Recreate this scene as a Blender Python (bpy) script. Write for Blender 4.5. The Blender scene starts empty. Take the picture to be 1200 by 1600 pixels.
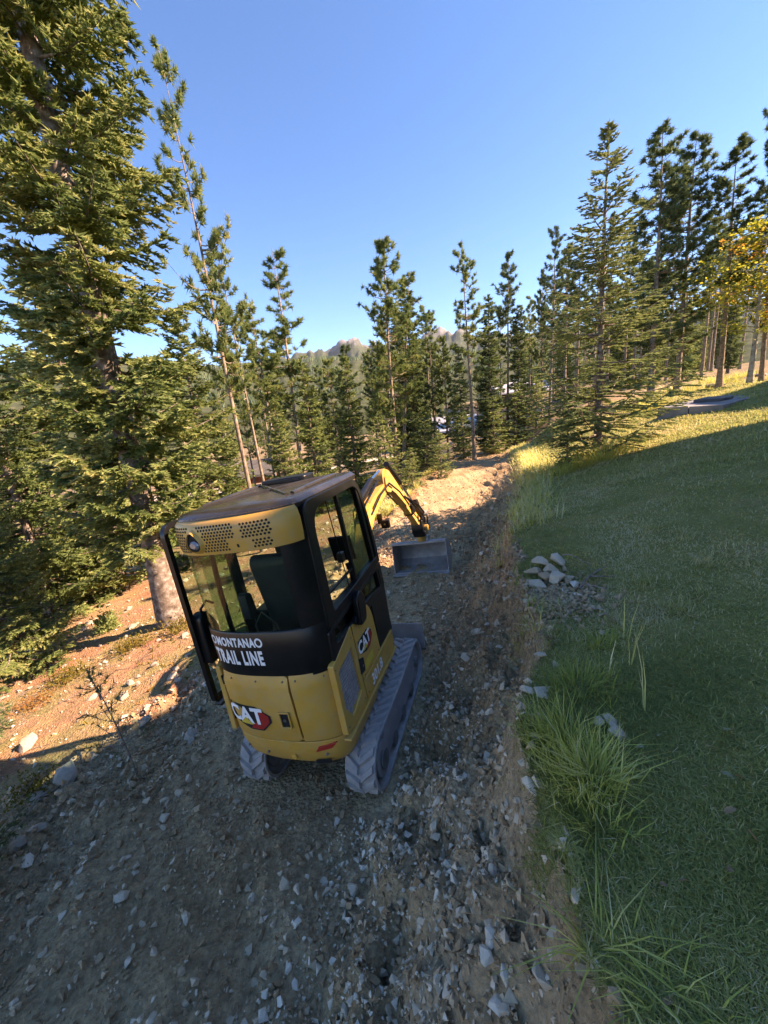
import bpy, bmesh, math, random
import numpy as np
from mathutils import Vector, Matrix

# ------------------------------------------------------------------ camera, sky, sun, exposure
SC = bpy.context.scene
COL = SC.collection
CAM = np.array([0.0, 0.0, 2.77])
FPX = 610.0                                   # focal length in pixels of a 1200 x 1600 frame
_d = np.array([225.0, 2400.0, FPX]); _d /= np.linalg.norm(_d)      # straight down, in camera axes (right, down, forward)
_f = np.array([0, 0, 1.0]); _f = _f - (_f @ _d) * _d; _f /= np.linalg.norm(_f)
CM = np.stack([np.cross(_f, -_d), _f, -_d])   # world = CM @ (right, down, forward)
cam_data = bpy.data.cameras.new('camera')
cam = bpy.data.objects.new('camera', cam_data); COL.objects.link(cam)
cam_data.sensor_fit = 'VERTICAL'; cam_data.sensor_height = 36.0; cam_data.sensor_width = 27.0
cam_data.lens = 36.0 * FPX / 1600.0
cam_data.clip_start = 0.05; cam_data.clip_end = 30000.0
rx, dn, fw = CM[:, 0], CM[:, 1], CM[:, 2]
cam.matrix_world = Matrix(((rx[0], -dn[0], -fw[0], CAM[0]), (rx[1], -dn[1], -fw[1], CAM[1]),
                           (rx[2], -dn[2], -fw[2], CAM[2]), (0, 0, 0, 1)))
SC.camera = cam

SUN = np.array([0.78, -0.05, 0.62]); SUN /= np.linalg.norm(SUN)    # towards the sun
world = bpy.data.worlds.new('World'); SC.world = world; world.use_nodes = True
wn = world.node_tree.nodes; wl = world.node_tree.links
sky = wn.new('ShaderNodeTexSky'); sky.sky_type = 'NISHITA'; sky.sun_disc = False
sky.sun_elevation = math.asin(SUN[2]); sky.sun_rotation = math.atan2(SUN[0], SUN[1])
sky.altitude = 3000.0; sky.air_density = 1.0; sky.dust_density = 0.0; sky.ozone_density = 6.0
hs = wn.new('ShaderNodeHueSaturation'); hs.inputs['Saturation'].default_value = 1.2; wl.new(sky.outputs[0], hs.inputs['Color']); wl.new(hs.outputs[0], wn['Background'].inputs[0]); wn['Background'].inputs[1].default_value = 0.13
sl = bpy.data.lights.new('sun', 'SUN'); sl.energy = 4.8; sl.angle = math.radians(0.53); sl.color = (1.0, 0.95, 0.88)
sun = bpy.data.objects.new('sun', sl); COL.objects.link(sun)
sun.rotation_euler = Vector(tuple(SUN)).to_track_quat('Z', 'Y').to_euler(); sun.location = (20, -5, 30)
SC.view_settings.view_transform = 'Standard'; SC.view_settings.look = 'None'
SC.view_settings.exposure = 1.92; SC.view_settings.gamma = 1.0; SC.view_settings.use_curve_mapping = False
SC.view_settings.use_white_balance = True; SC.view_settings.white_balance_temperature = 9900.0; SC.view_settings.white_balance_tint = 30.0     # balanced for the open shade
SC.render.engine = 'CYCLES'
SC.cycles.use_denoising = True; SC.cycles.max_bounces = 8; SC.cycles.transparent_max_bounces = 16
SC.cycles.caustics_reflective = False; SC.cycles.caustics_refractive = False

# ------------------------------------------------------------------ helpers
RNG = np.random.default_rng(7)
def ray(px, py): return CM @ np.array([(px - 600.0) / FPX, (py - 800.0) / FPX, 1.0])
def pix_x(px, py, y):                         # world x of the sight line through a pixel at forward distance y
    r = ray(px, py); return r[0] / r[1] * y
def pix_z(px, py, y):
    r = ray(px, py); return CAM[2] + r[2] / r[1] * y

def _hash(ix, iy, s):
    h = (ix.astype(np.int64) * 374761393 + iy.astype(np.int64) * 668265263 + s * 974634777) & 0x7fffffff
    h = ((h ^ (h >> 13)) * 1274126177) & 0x7fffffff
    h = h ^ (h >> 16)
    return (h & 0xffff) / 65535.0
def vnoise(x, y, s=0):
    x = np.asarray(x, float); y = np.asarray(y, float)
    ix = np.floor(x); iy = np.floor(y); fx = x - ix; fy = y - iy
    fx = fx * fx * (3 - 2 * fx); fy = fy * fy * (3 - 2 * fy)
    a = _hash(ix, iy, s); b = _hash(ix + 1, iy, s); c = _hash(ix, iy + 1, s); d = _hash(ix + 1, iy + 1, s)
    return (a + (b - a) * fx) * (1 - fy) + (c + (d - c) * fx) * fy
def fbm(x, y, o=4, s=0):
    t = 0; a = 0.5
    for i in range(o):
        t = t + a * (vnoise(x * 2 ** i + 17.3 * i, y * 2 ** i - 9.1 * i, s + i) * 2 - 1); a *= 0.5
    return t
def sstep(a, b, x):
    t = np.clip((x - a) / (b - a), 0, 1); return t * t * (3 - 2 * t)

def np_mesh(name, V, F, mat=None, smooth=False, attrs=None):
    me = bpy.data.meshes.new(name); V = np.ascontiguousarray(V, np.float32); F = np.ascontiguousarray(F, np.int32)
    k = F.shape[1]
    me.vertices.add(len(V)); me.vertices.foreach_set('co', V.ravel())
    me.loops.add(F.size); me.loops.foreach_set('vertex_index', F.ravel())
    me.polygons.add(len(F)); me.polygons.foreach_set('loop_start', np.arange(len(F), dtype=np.int32) * k)
    me.polygons.foreach_set('use_smooth', np.full(len(F), bool(smooth)))
    for an, av in (attrs or {}).items():
        at = me.attributes.new(an, 'FLOAT', 'POINT'); at.data.foreach_set('value', np.ascontiguousarray(av, np.float32))
    me.update(calc_edges=True)
    if mat: me.materials.append(mat)
    return me
def link(name, me, parent=None, loc=None):
    o = bpy.data.objects.new(name, me); COL.objects.link(o)
    if parent is not None: o.parent = parent
    if loc is not None: o.location = tuple(float(v) for v in loc)
    return o
def tag(o, label=None, cat=None, group=None, kind=None):
    if label: o['label'] = label
    if cat: o['category'] = cat
    if group: o['group'] = group
    if kind: o['kind'] = kind
    return o
def empty(name, loc=(0, 0, 0), rz=0.0):
    o = bpy.data.objects.new(name, None); COL.objects.link(o); o.empty_display_size = 0.2
    o.location = tuple(float(v) for v in loc); o.rotation_euler = (0, 0, rz); return o

class MB:
    """collects simple solids, then links them as ONE mesh object"""
    def __init__(s): s.v = []; s.f = []
    def add(s, V, F):
        n = len(s.v); s.v += [tuple(map(float, p)) for p in V]; s.f += [tuple(i + n for i in f) for f in F]; return s
    def box(s, x0, x1, y0, y1, z0, z1):
        V = [(x0,y0,z0),(x1,y0,z0),(x1,y1,z0),(x0,y1,z0),(x0,y0,z1),(x1,y0,z1),(x1,y1,z1),(x0,y1,z1)]
        return s.add(V, [(0,3,2,1),(4,5,6,7),(0,1,5,4),(1,2,6,5),(2,3,7,6),(3,0,4,7)])
    def prism(s, poly, a, b, ax=0):                  # poly in the plane normal to ax, swept from a to b
        def P(u, v, w): return [(w,u,v),(u,w,v),(u,v,w)][ax]
        n = len(poly); V = [P(u,v,a) for u,v in poly] + [P(u,v,b) for u,v in poly]
        F = [tuple(range(n))[::-1], tuple(range(n, 2*n))] + [(i,(i+1)%n,(i+1)%n+n,i+n) for i in range(n)]
        return s.add(V, F)
    def ring(s, outer, inner, a, b, ax=0):           # a frame: outer outline with a hole, equal point counts
        def P(u, v, w): return [(w,u,v),(u,w,v),(u,v,w)][ax]
        n = len(outer); V = [P(*q,a) for q in outer]+[P(*q,a) for q in inner]+[P(*q,b) for q in outer]+[P(*q,b) for q in inner]
        F = []
        for i in range(n):
            j = (i+1) % n
            F += [(i,j,n+j,n+i),(2*n+j,2*n+i,3*n+i,3*n+j),(i,2*n+i,2*n+j,j),(n+j,3*n+j,3*n+i,n+i)]
        return s.add(V, F)
    def tube(s, pts, r, n=8, cap=True):
        pts = [Vector(p) for p in pts]; m = len(pts); rs = r if isinstance(r, (list, tuple)) else [r]*m
        V = []; up = Vector((0,0,1)); prev = None
        for i, p in enumerate(pts):
            t = (pts[min(i+1,m-1)] - pts[max(i-1,0)]).normalized()
            if prev is None: prev = t.orthogonal().normalized()
            a = (prev - t*prev.dot(t))
            a = a.normalized() if a.length > 1e-6 else t.orthogonal().normalized(); prev = a; b = t.cross(a)
            for k in range(n):
                q = 2*math.pi*k/n; V.append(p + (a*math.cos(q) + b*math.sin(q))*rs[i])
        F = [(i*n+k, i*n+(k+1)%n, (i+1)*n+(k+1)%n, (i+1)*n+k) for i in range(m-1) for k in range(n)]
        if cap: F += [tuple(range(n))[::-1], tuple((m-1)*n+k for k in range(n))]
        return s.add(V, F)
    def cyl(s, a, b, r, n=14): return s.tube([a, b], r, n)
    def grid(s, rows):                                # rows: equal-length lists of points
        m = len(rows[0]); V = [p for r in rows for p in r]
        return s.add(V, [(i*m+j, i*m+j+1, (i+1)*m+j+1, (i+1)*m+j) for i in range(len(rows)-1) for j in range(m-1)])
    def build(s, name, mat, parent=None, bevel=0.0, smooth=False, thick=0.0, seg=2):
        me = bpy.data.meshes.new(name); me.from_pydata(s.v, [], s.f); me.validate(); me.update()
        bm = bmesh.new(); bm.from_mesh(me); bmesh.ops.recalc_face_normals(bm, faces=bm.faces); bm.to_mesh(me); bm.free()
        me.materials.append(mat); o = link(name, me, parent)
        if smooth or bevel:
            for p in me.polygons: p.use_smooth = True
            me.set_sharp_from_angle(angle=math.radians(38))
        if thick: sm = o.modifiers.new('thickness', 'SOLIDIFY'); sm.thickness = thick; sm.offset = 0
        if bevel:
            b = o.modifiers.new('edge', 'BEVEL'); b.width = bevel; b.segments = seg; b.limit_method = 'ANGLE'; b.angle_limit = math.radians(35); b.harden_normals = True
        return o
def rrect(y0, y1, z0, z1, r, n=5):
    P = []
    for cx, cz, a0 in ((y1-r,z1-r,0),(y0+r,z1-r,90),(y0+r,z0+r,180),(y1-r,z0+r,270)):
        for k in range(n+1):
            a = math.radians(a0 + 90*k/n); P.append((cx + r*math.cos(a), cz + r*math.sin(a)))
    return P
def round_poly(poly, r, n=4):                         # corner-rounded polygon; r may be one radius per corner
    out = []; m = len(poly)
    for i in range(m):
        p = Vector(poly[i]); a = Vector(poly[i-1]); b = Vector(poly[(i+1)%m]); R = r[i] if isinstance(r,(list,tuple)) else r
        u = (a-p); v = (b-p); ru = min(R, u.length*0.45); rv = min(R, v.length*0.45); u.normalize(); v.normalize()
        q0 = p+u*ru; q1 = p+v*rv
        for k in range(n+1):
            t = k/n; out.append(tuple((1-t)**2*q0 + 2*t*(1-t)*p + t*t*q1))
    return out
def inset(poly, d):
    c = Vector((sum(p[0] for p in poly)/len(poly), sum(p[1] for p in poly)/len(poly))); m = len(poly); out = []
    area = sum(poly[i][0]*poly[(i+1)%m][1]-poly[(i+1)%m][0]*poly[i][1] for i in range(m)); sg = 1 if area > 0 else -1
    for i in range(m):
        p = Vector(poly[i]); a = Vector(poly[i-1]); b = Vector(poly[(i+1)%m])
        t = (b-a); t = t.normalized() if t.length > 1e-9 else Vector((1,0))
        nrm = Vector((-t.y, t.x))*sg; out.append(tuple(p + nrm*d))
    return out

# ------------------------------------------------------------------ materials
def nmat(name):
    m = bpy.data.materials.new(name); m.use_nodes = True; return m, m.node_tree.nodes, m.node_tree.links, m.node_tree.nodes['Principled BSDF']
def ramp(n, stops):
    r = n.new('ShaderNodeValToRGB'); e = r.color_ramp.elements
    while len(e) < len(stops): e.new(0.5)
    for q, (p, c) in zip(e, stops): q.position = p; q.color = (*c, 1)
    return r
def noise(n, l, co, scale, detail=4, rough=0.55):
    t = n.new('ShaderNodeTexNoise'); t.inputs['Scale'].default_value = scale; t.inputs['Detail'].default_value = detail; t.inputs['Roughness'].default_value = rough
    l.new(co, t.inputs['Vector']); return t
def mixc(n, l, fac, a, b, mode='MIX'):
    m = n.new('ShaderNodeMix'); m.data_type = 'RGBA'; m.blend_type = mode
    if isinstance(fac, (int, float)): m.inputs[0].default_value = fac
    else: l.new(fac, m.inputs[0])
    for k, c in ((6, a), (7, b)):
        if isinstance(c, tuple): m.inputs[k].default_value = (*c, 1)
        else: l.new(c, m.inputs[k])
    return m.outputs[2]
def worn(name, stops, scale=6.0, rough=0.6, metal=0.0, bump=0.0, bscale=60.0, dust=0.0, dustcol=(0.30, 0.25, 0.19), coat=0.0, spec=0.5):
    """painted or natural surface: noise-varied colour, optional settled dust, fine bump"""
    m, n, l, b = nmat(name); tc = n.new('ShaderNodeTexCoord'); co = tc.outputs['Object']
    t = noise(n, l, co, scale); r = ramp(n, stops); l.new(t.outputs[0], r.inputs[0]); c = r.outputs[0]
    if dust:
        d = noise(n, l, co, 9.0, 8, 0.7); dr = ramp(n, [(0.42, (0,0,0)), (0.72, (1,1,1))]); l.new(d.outputs[0], dr.inputs[0])
        mu = n.new('ShaderNodeMath'); mu.operation = 'MULTIPLY'; mu.inputs[1].default_value = dust; l.new(dr.outputs[0], mu.inputs[0])
        c = mixc(n, l, mu.outputs[0], c, dustcol)
        ad = n.new('ShaderNodeMath'); ad.operation = 'ADD'; ad.inputs[1].default_value = rough; l.new(mu.outputs[0], ad.inputs[0]); l.new(ad.outputs[0], b.inputs['Roughness'])
    else: b.inputs['Roughness'].default_value = rough
    l.new(c, b.inputs['Base Color']); b.inputs['Metallic'].default_value = metal
    b.inputs['Coat Weight'].default_value = coat; b.inputs['Coat Roughness'].default_value = 0.15; b.inputs['Specular IOR Level'].default_value = spec
    if bump:
        bt = noise(n, l, co, bscale, 5, 0.65); bp = n.new('ShaderNodeBump'); bp.inputs['Strength'].default_value = bump; bp.inputs['Distance'].default_value = 0.01
        l.new(bt.outputs[0], bp.inputs['Height']); l.new(bp.outputs[0], b.inputs['Normal'])
    return m
def plain(name, c, rough=0.5, metal=0.0, spec=0.5):
    m, n, l, b = nmat(name); b.inputs['Base Color'].default_value = (*c, 1); b.inputs['Roughness'].default_value = rough; b.inputs['Metallic'].default_value = metal
    b.inputs['Specular IOR Level'].default_value = spec; return m
def foliage(name, stops, trans=0.3, rough=0.6):
    m, n, l, b = nmat(name); at = n.new('ShaderNodeAttribute'); at.attribute_name = 'tint'
    oi = n.new('ShaderNodeObjectInfo'); ad = n.new('ShaderNodeMath'); ad.operation = 'MULTIPLY_ADD'; ad.inputs[1].default_value = 0.22; ad.inputs[2].default_value = -0.11
    l.new(oi.outputs['Random'], ad.inputs[0]); su = n.new('ShaderNodeMath'); l.new(ad.outputs[0], su.inputs[0]); l.new(at.outputs['Fac'], su.inputs[1])
    r = ramp(n, stops); l.new(su.outputs[0], r.inputs[0]); l.new(r.outputs[0], b.inputs['Base Color']); b.inputs['Roughness'].default_value = rough; b.inputs['Specular IOR Level'].default_value = 0.3
    t = n.new('ShaderNodeBsdfTranslucent'); l.new(r.outputs[0], t.inputs[0]); mx = n.new('ShaderNodeMixShader'); mx.inputs[0].default_value = trans
    l.new(b.outputs[0], mx.inputs[1]); l.new(t.outputs[0], mx.inputs[2]); l.new(mx.outputs[0], n['Material Output'].inputs['Surface']); return m
def stone_mat(name, stops, scale=9.0):
    m, n, l, b = nmat(name); at = n.new('ShaderNodeAttribute'); at.attribute_name = 'tint'; oi = n.new('ShaderNodeObjectInfo')
    tc = n.new('ShaderNodeTexCoord'); t = noise(n, l, tc.outputs['Object'], scale, 6, 0.65)
    s1 = n.new('ShaderNodeMath'); l.new(at.outputs['Fac'], s1.inputs[0]); m2 = n.new('ShaderNodeMath'); m2.operation = 'MULTIPLY_ADD'; m2.inputs[1].default_value = 0.55; m2.inputs[2].default_value = -0.27
    l.new(t.outputs[0], m2.inputs[0]); l.new(m2.outputs[0], s1.inputs[1]); s2 = n.new('ShaderNodeMath'); m3 = n.new('ShaderNodeMath'); m3.operation = 'MULTIPLY'; m3.inputs[1].default_value = 0.13
    l.new(oi.outputs['Random'], m3.inputs[0]); l.new(s1.outputs[0], s2.inputs[0]); l.new(m3.outputs[0], s2.inputs[1])
    r = ramp(n, stops); l.new(s2.outputs[0], r.inputs[0]); l.new(r.outputs[0], b.inputs['Base Color']); b.inputs['Roughness'].default_value = 0.9; b.inputs['Specular IOR Level'].default_value = 0.25
    bt = noise(n, l, tc.outputs['Object'], 45.0, 6, 0.7); bp = n.new('ShaderNodeBump'); bp.inputs['Strength'].default_value = 0.5; bp.inputs['Distance'].default_value = 0.012
    l.new(bt.outputs[0], bp.inputs['Height']); l.new(bp.outputs[0], b.inputs['Normal']); return m
def glass_mat(name, tint, refl=0.09):
    m, n, l, b = nmat(name); n.remove(b); tr = n.new('ShaderNodeBsdfTransparent'); tr.inputs[0].default_value = (*tint, 1)
    gl = n.new('ShaderNodeBsdfGlossy'); gl.inputs['Roughness'].default_value = 0.02; lw = n.new('ShaderNodeLayerWeight'); pw = n.new('ShaderNodeMath'); pw.operation = 'POWER'; pw.inputs[1].default_value = 5.0; l.new(lw.outputs['Facing'], pw.inputs[0]); fr = n.new('ShaderNodeMath'); fr.operation = 'MULTIPLY_ADD'; fr.inputs[1].default_value = 0.55; fr.inputs[2].default_value = 0.03; l.new(pw.outputs[0], fr.inputs[0])
    mx = n.new('ShaderNodeMixShader'); l.new(fr.outputs[0], mx.inputs[0]); l.new(tr.outputs[0], mx.inputs[1]); l.new(gl.outputs[0], mx.inputs[2])
    l.new(mx.outputs[0], n['Material Output'].inputs['Surface']); return m

def ground_mat(name, big, fine, bscale, bstr, bscale2=160.0, fscale=14.0, bigscale=0.8):
    """ground: two colour layers at different scales plus two scales of bump"""
    m, n, l, b = nmat(name); tc = n.new('ShaderNodeTexCoord'); co = tc.outputs['Object']
    a = noise(n, l, co, bigscale, 6, 0.6); ra = ramp(n, big); l.new(a.outputs[0], ra.inputs[0])
    f = noise(n, l, co, fscale, 8, 0.72); rf = ramp(n, fine); l.new(f.outputs[0], rf.inputs[0])
    c = mixc(n, l, 0.85, ra.outputs[0], rf.outputs[0], 'MULTIPLY'); l.new(c, b.inputs['Base Color'])
    b.inputs['Roughness'].default_value = 0.95; b.inputs['Specular IOR Level'].default_value = 0.15
    v = n.new('ShaderNodeTexVoronoi'); v.inputs['Scale'].default_value = bscale; l.new(co, v.inputs['Vector'])
    h = noise(n, l, co, bscale2, 6, 0.7); mm = n.new('ShaderNodeMath'); mm.operation = 'MULTIPLY_ADD'; mm.inputs[1].default_value = 0.6
    l.new(h.outputs[0], mm.inputs[0]); l.new(v.outputs['Distance'], mm.inputs[2])
    bp = n.new('ShaderNodeBump'); bp.inputs['Strength'].default_value = bstr; bp.inputs['Distance'].default_value = 0.03
    l.new(mm.outputs[0], bp.inputs['Height']); l.new(bp.outputs[0], b.inputs['Normal']); return m

M = {}
M['dirt'] = ground_mat('loose_dirt', [(0.3, (0.40,0.255,0.135)), (0.5, (0.57,0.39,0.22)), (0.7, (0.66,0.485,0.305))], [(0.28, (0.30,0.30,0.31)), (0.5, (0.82,0.82,0.82)), (0.70, (1.35,1.32,1.28))], 38.0, 1.0, fscale=20.0)
M['duff'] = ground_mat('needle_duff', [(0.3, (0.42,0.19,0.11)), (0.45, (0.47,0.26,0.15)), (0.58, (0.38,0.28,0.13)), (0.72, (0.29,0.25,0.09))], [(0.25, (0.35,0.35,0.37)), (0.5, (0.85,0.85,0.83)), (0.75, (1.5,1.4,1.3))], 40.0, 1.0, fscale=22.0, bigscale=1.3)
M['turf'] = ground_mat('turf', [(0.3, (0.24,0.25,0.07)), (0.5, (0.35,0.32,0.10)), (0.7, (0.44,0.35,0.15))], [(0.25, (0.5,0.5,0.5)), (0.5, (0.85,0.85,0.85)), (0.75, (1.3,1.3,1.2))], 60.0, 0.9, fscale=30.0, bigscale=2.2)
M['hillside'] = ground_mat('forest_ground', [(0.3, (0.16,0.13,0.06)), (0.5, (0.24,0.175,0.10)), (0.7, (0.32,0.22,0.13))], [(0.25, (0.4,0.4,0.42)), (0.5, (0.85,0.85,0.83)), (0.75, (1.3,1.25,1.2))], 10.0, 0.6, 40.0, 4.0, 0.12)
M['road'] = ground_mat('gravel_road', [(0.3, (0.42,0.36,0.29)), (0.7, (0.52,0.46,0.38))], [(0.2, (0.7,0.7,0.7)), (0.8, (1.1,1.1,1.1))], 8.0, 0.3)
M['bark_spruce'] = worn('spruce_bark', [(0.3, (0.085,0.062,0.046)), (0.5, (0.19,0.15,0.12)), (0.68, (0.34,0.30,0.26))], 11.0, 0.95, 0, 1.0, 30.0, spec=0.1)
M['bark_pine'] = worn('pine_bark', [(0.3, (0.13,0.095,0.065)), (0.5, (0.24,0.185,0.135)), (0.7, (0.36,0.30,0.24))], 7.0, 0.95, 0, 0.8, 22.0, spec=0.1)
M['bark_aspen'] = worn('aspen_bark', [(0.3, (0.12,0.10,0.075)), (0.5, (0.33,0.29,0.22)), (0.7, (0.45,0.41,0.33))], 5.0, 0.9, 0, 0.4, 22.0, spec=0.1)
M['twig'] = worn('dead_twig', [(0.3, (0.12,0.085,0.06)), (0.7, (0.30,0.24,0.19))], 20.0, 0.9)
M['spruce'] = foliage('spruce_needles', [(0.0, (0.069,0.106,0.040)), (0.45, (0.181,0.250,0.081)), (0.8, (0.325,0.381,0.138)), (1.0, (0.463,0.456,0.194))], 0.42)
M['bluespruce'] = foliage('young_spruce_needles', [(0.0, (0.115,0.155,0.063)), (0.5, (0.230,0.287,0.109)), (1.0, (0.380,0.414,0.167))], 0.4)
M['pine'] = foliage('pine_needles', [(0.0, (0.090,0.138,0.050)), (0.5, (0.210,0.282,0.094)), (0.85, (0.360,0.402,0.144)), (1.0, (0.504,0.444,0.180))], 0.45)
M['darkpine'] = foliage('dark_pine_needles', [(0.0, (0.060,0.098,0.046)), (0.5, (0.132,0.190,0.078)), (1.0, (0.230,0.282,0.109))], 0.40)
M['aspen'] = foliage('autumn_leaves', [(0.0, (0.27,0.33,0.04)), (0.55, (0.45,0.42,0.05)), (0.88, (0.60,0.44,0.05)), (1.0, (0.58,0.22,0.04))], 0.45)
M['grass'] = foliage('grass_blades', [(0.0, (0.18,0.225,0.065)), (0.4, (0.33,0.365,0.105)), (0.75, (0.50,0.45,0.17)), (1.0, (0.68,0.58,0.34))], 0.42)
M['tallgrass'] = foliage('tall_grass_blades', [(0.0, (0.238,0.304,0.053)), (0.5, (0.488,0.502,0.113)), (0.8, (0.660,0.607,0.198)), (1.0, (0.750,0.686,0.396))], 0.4)
M['shrub'] = foliage('low_shrub_leaves', [(0.0, (0.10,0.10,0.02)), (0.5, (0.26,0.20,0.04)), (1.0, (0.36,0.17,0.06))], 0.35)
M['stone'] = stone_mat('grey_stone', [(0.0, (0.23,0.14,0.075)), (0.35, (0.39,0.26,0.15)), (0.6, (0.48,0.365,0.245)), (0.85, (0.56,0.46,0.34)), (1.0, (0.68,0.59,0.465))])
M['palestone'] = stone_mat('pale_rock', [(0.0, (0.20,0.15,0.11)), (0.5, (0.36,0.30,0.235)), (1.0, (0.54,0.48,0.40))], 5.0)
# ------------------------------------------------------------------ terrain
EXC = np.array([-0.50, 3.12]); YAW = math.radians(-18.0); LEAN = math.radians(-6.0)
def xc(y): return -0.5 + 0.325 * (np.clip(y, -6, 40) - 3.12)                     # centre line of the trail
def crest(y): return np.interp(y, [-3, 0.8, 1.4, 1.75, 2.2, 2.75, 3.5, 5.3, 6.9, 9.8, 14, 24], [2.0, 1.75, 1.6, 1.55, 1.8, 1.67, 1.58, 1.59, 1.77, 2.1, 2.2, 1.9])
def dirt_left(y): return np.interp(y, [-2, 0.5, 3, 4, 6.5, 9, 20], [-4.6, -3.9, -3.1, -2.5, -1.75, -1.6, -1.5])
def height(x, y, detail=True):
    x = np.asarray(x, float); y = np.asarray(y, float); t = x - xc(y); te = crest(y); tt = 0.7
    cross = 0.105 * np.interp(y, [6, 12], [1.0, 0.35])
    z = cross * np.clip(t, -1.5, tt)
    # cut bank up to the lawn, then the lawn rising to the right
    ze = np.interp(y, [-5, 3.5, 9, 14, 24, 40], [1.25, 1.25, 1.0, 0.6, 0.2, 0.1])
    u = np.clip((t - tt) / (te - tt), 0, 1)
    z = z + (ze - cross * tt) * np.interp(u, [0, 0.3, 0.74, 0.86, 0.97, 1.0], [0, 0.15, 0.52, 0.64, 0.98, 1.0])
    d = np.clip(t - te, 0, None); z = z + np.where(t > te, (1.25 - ze) * sstep(0, 2.6, d) + 0.17 * np.minimum(d, 6) + 0.10 * np.clip(d - 6, 0, 4) + 0.05 * np.clip(d - 10, 0, 30), 0)
    z = z + np.where(t > te, 0.02 * np.clip(y - 9, 0, 25) * sstep(0, 6, d), 0)
    # outer edge: low berm, then the hillside falling to the left
    e = np.clip(-1.5 - t, 0, None); z = z - 0.20 * np.minimum(e, 5) - 0.10 * np.clip(e - 5, 0, 15) - 0.02 * np.clip(e - 20, 0, 100) + 0.07 * np.exp(-((t + 1.75) / 0.22) ** 2) * sstep(3.5, 6, y)
    z = z - 0.043 * np.clip(y - 8, 0, 90) * sstep(0, 7, e)
    fl = 1 - sstep(2, 9, d); z = z - 0.05 * np.clip(y - 25, 0, 80) * (1 - sstep(0, 7, e)) * fl
    r = np.hypot(x, y); z = z - 14 * sstep(110, 420, r)
    far = sstep(14, 30, r)
    z = z + far * 1.1 * fbm(x * 0.05, y * 0.05, 3, 5) + 0.10 * fbm(x * 0.45, y * 0.45, 3, 11) * sstep(2.2, 5, np.abs(t)) 
    z = z + 0.13 * np.exp(-((x - 1.62) ** 2 + (y - 3.28) ** 2) / 0.045)
    if detail:
        near = 1 - sstep(18, 40, r); dirt = ((t < te) & (t > dirt_left(y) - 0.4)).astype(float)
        clod = fbm(x * 5.5, y * 5.5, 4, 21); lump = np.maximum(0, fbm(x * 11, y * 11, 3, 31))
        bank = sstep(0.5, 0.9, t) * (1 - sstep(te - 0.1, te + 0.15, t)); edge = sstep(-1.2, -2.2, t)
        ca, sa = math.cos(YAW), math.sin(YAW); lx = (x - EXC[0]) * ca + (y - EXC[1]) * sa; ly = -(x - EXC[0]) * sa + (y - EXC[1]) * ca
        under = sstep(0.8, 0.62, np.abs(lx)) * sstep(-1.05, -0.85, ly) * sstep(1.0, 0.8, ly)
        ahead = sstep(0.75, 0.62, np.abs(lx)) * sstep(0.8, 1.0, ly) * sstep(3.4, 2.4, ly)
        amp = (1 - 0.7 * ahead) * (0.06 + 0.18 * bank + 0.12 * edge) * (1 - 0.85 * under)
        z = z + near * dirt * (amp * clod + (0.055 + 0.13 * bank + 0.06 * edge) * (1 - under) * (1 - 0.8 * ahead) * lump)
        # prints of the rubber tracks ahead of the machine
        pr = sstep(0.62, 0.55, np.abs(lx)) * sstep(0.28, 0.34, np.abs(lx)) * sstep(0.85, 1.0, ly) * sstep(3.4, 2.4, ly)
        z = z + pr * (0.028 * np.sin(ly * 2 * math.pi / 0.105 + 1.2 * np.sign(lx - np.sign(lx) * 0.46)) - 0.01)
        z = z + near * (1 - dirt) * (0.03 * fbm(x * 2.2, y * 2.2, 3, 41) + np.where(t < 0, 0.035 * clod, 0.008 * clod))
    return z
def hz(x, y): return float(height(np.array([x]), np.array([y]))[0])

def axis(lo, hi, step, far_lo, far_hi, g=1.085):
    a = list(np.arange(lo, hi, step)); s = step
    while a[-1] < far_hi: s *= g; a.append(a[-1] + s)
    s = step
    while a[0] > far_lo: s *= g; a.insert(0, a[0] - s)
    return np.array(a)
gx = axis(-5.2, 3.6, 0.045, -9000, 9000); gy = axis(0.2, 8.5, 0.045, -400, 9000)
GX, GY = np.meshgrid(gx, gy); GZ = height(GX, GY)
ny, nx = GX.shape
idx = np.arange(ny * nx).reshape(ny, nx)
Q = np.stack([idx[:-1, :-1], idx[:-1, 1:], idx[1:, 1:], idx[1:, :-1]], -1).reshape(-1, 4)
cxm = (GX[:-1, :-1] + GX[1:, 1:]).ravel() / 2; cym = (GY[:-1, :-1] + GY[1:, 1:]).ravel() / 2
tm = cxm - xc(cym); jit = 0.16 * fbm(cxm * 3, cym * 3, 3, 51) + 0.10 * fbm(cxm * 11, cym * 11, 2, 53)
lawn_m = (tm > crest(cym) + jit * 1.3) & (tm < 30 + 4 * jit) & (cym < 19 + 0.25 * cxm + 2 * jit) & (cym > -60)
dirt_m = (~lawn_m) & (tm > dirt_left(cym) + 2.6 * jit) & (tm < crest(cym) + 0.6) & (cym < 26 + jit) & (cym > -60)
VV = np.stack([GX.ravel(), GY.ravel(), GZ.ravel()], -1)
def sub(name, mask, mat):
    f = Q[mask]; u, inv = np.unique(f, return_inverse=True)
    return tag(link(name, np_mesh(name, VV[u], inv.reshape(f.shape), mat, True)), kind='structure')
trail = sub('dirt_trail', dirt_m, M['dirt']); lawn = sub('lawn', lawn_m, M['turf']); far_m = np.hypot(cxm, cym) > 19 + 6 * jit; floor = sub('forest_floor', ~(lawn_m | dirt_m | far_m), M['duff']); sub('hillside', far_m & ~(lawn_m | dirt_m), M['hillside'])

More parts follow.
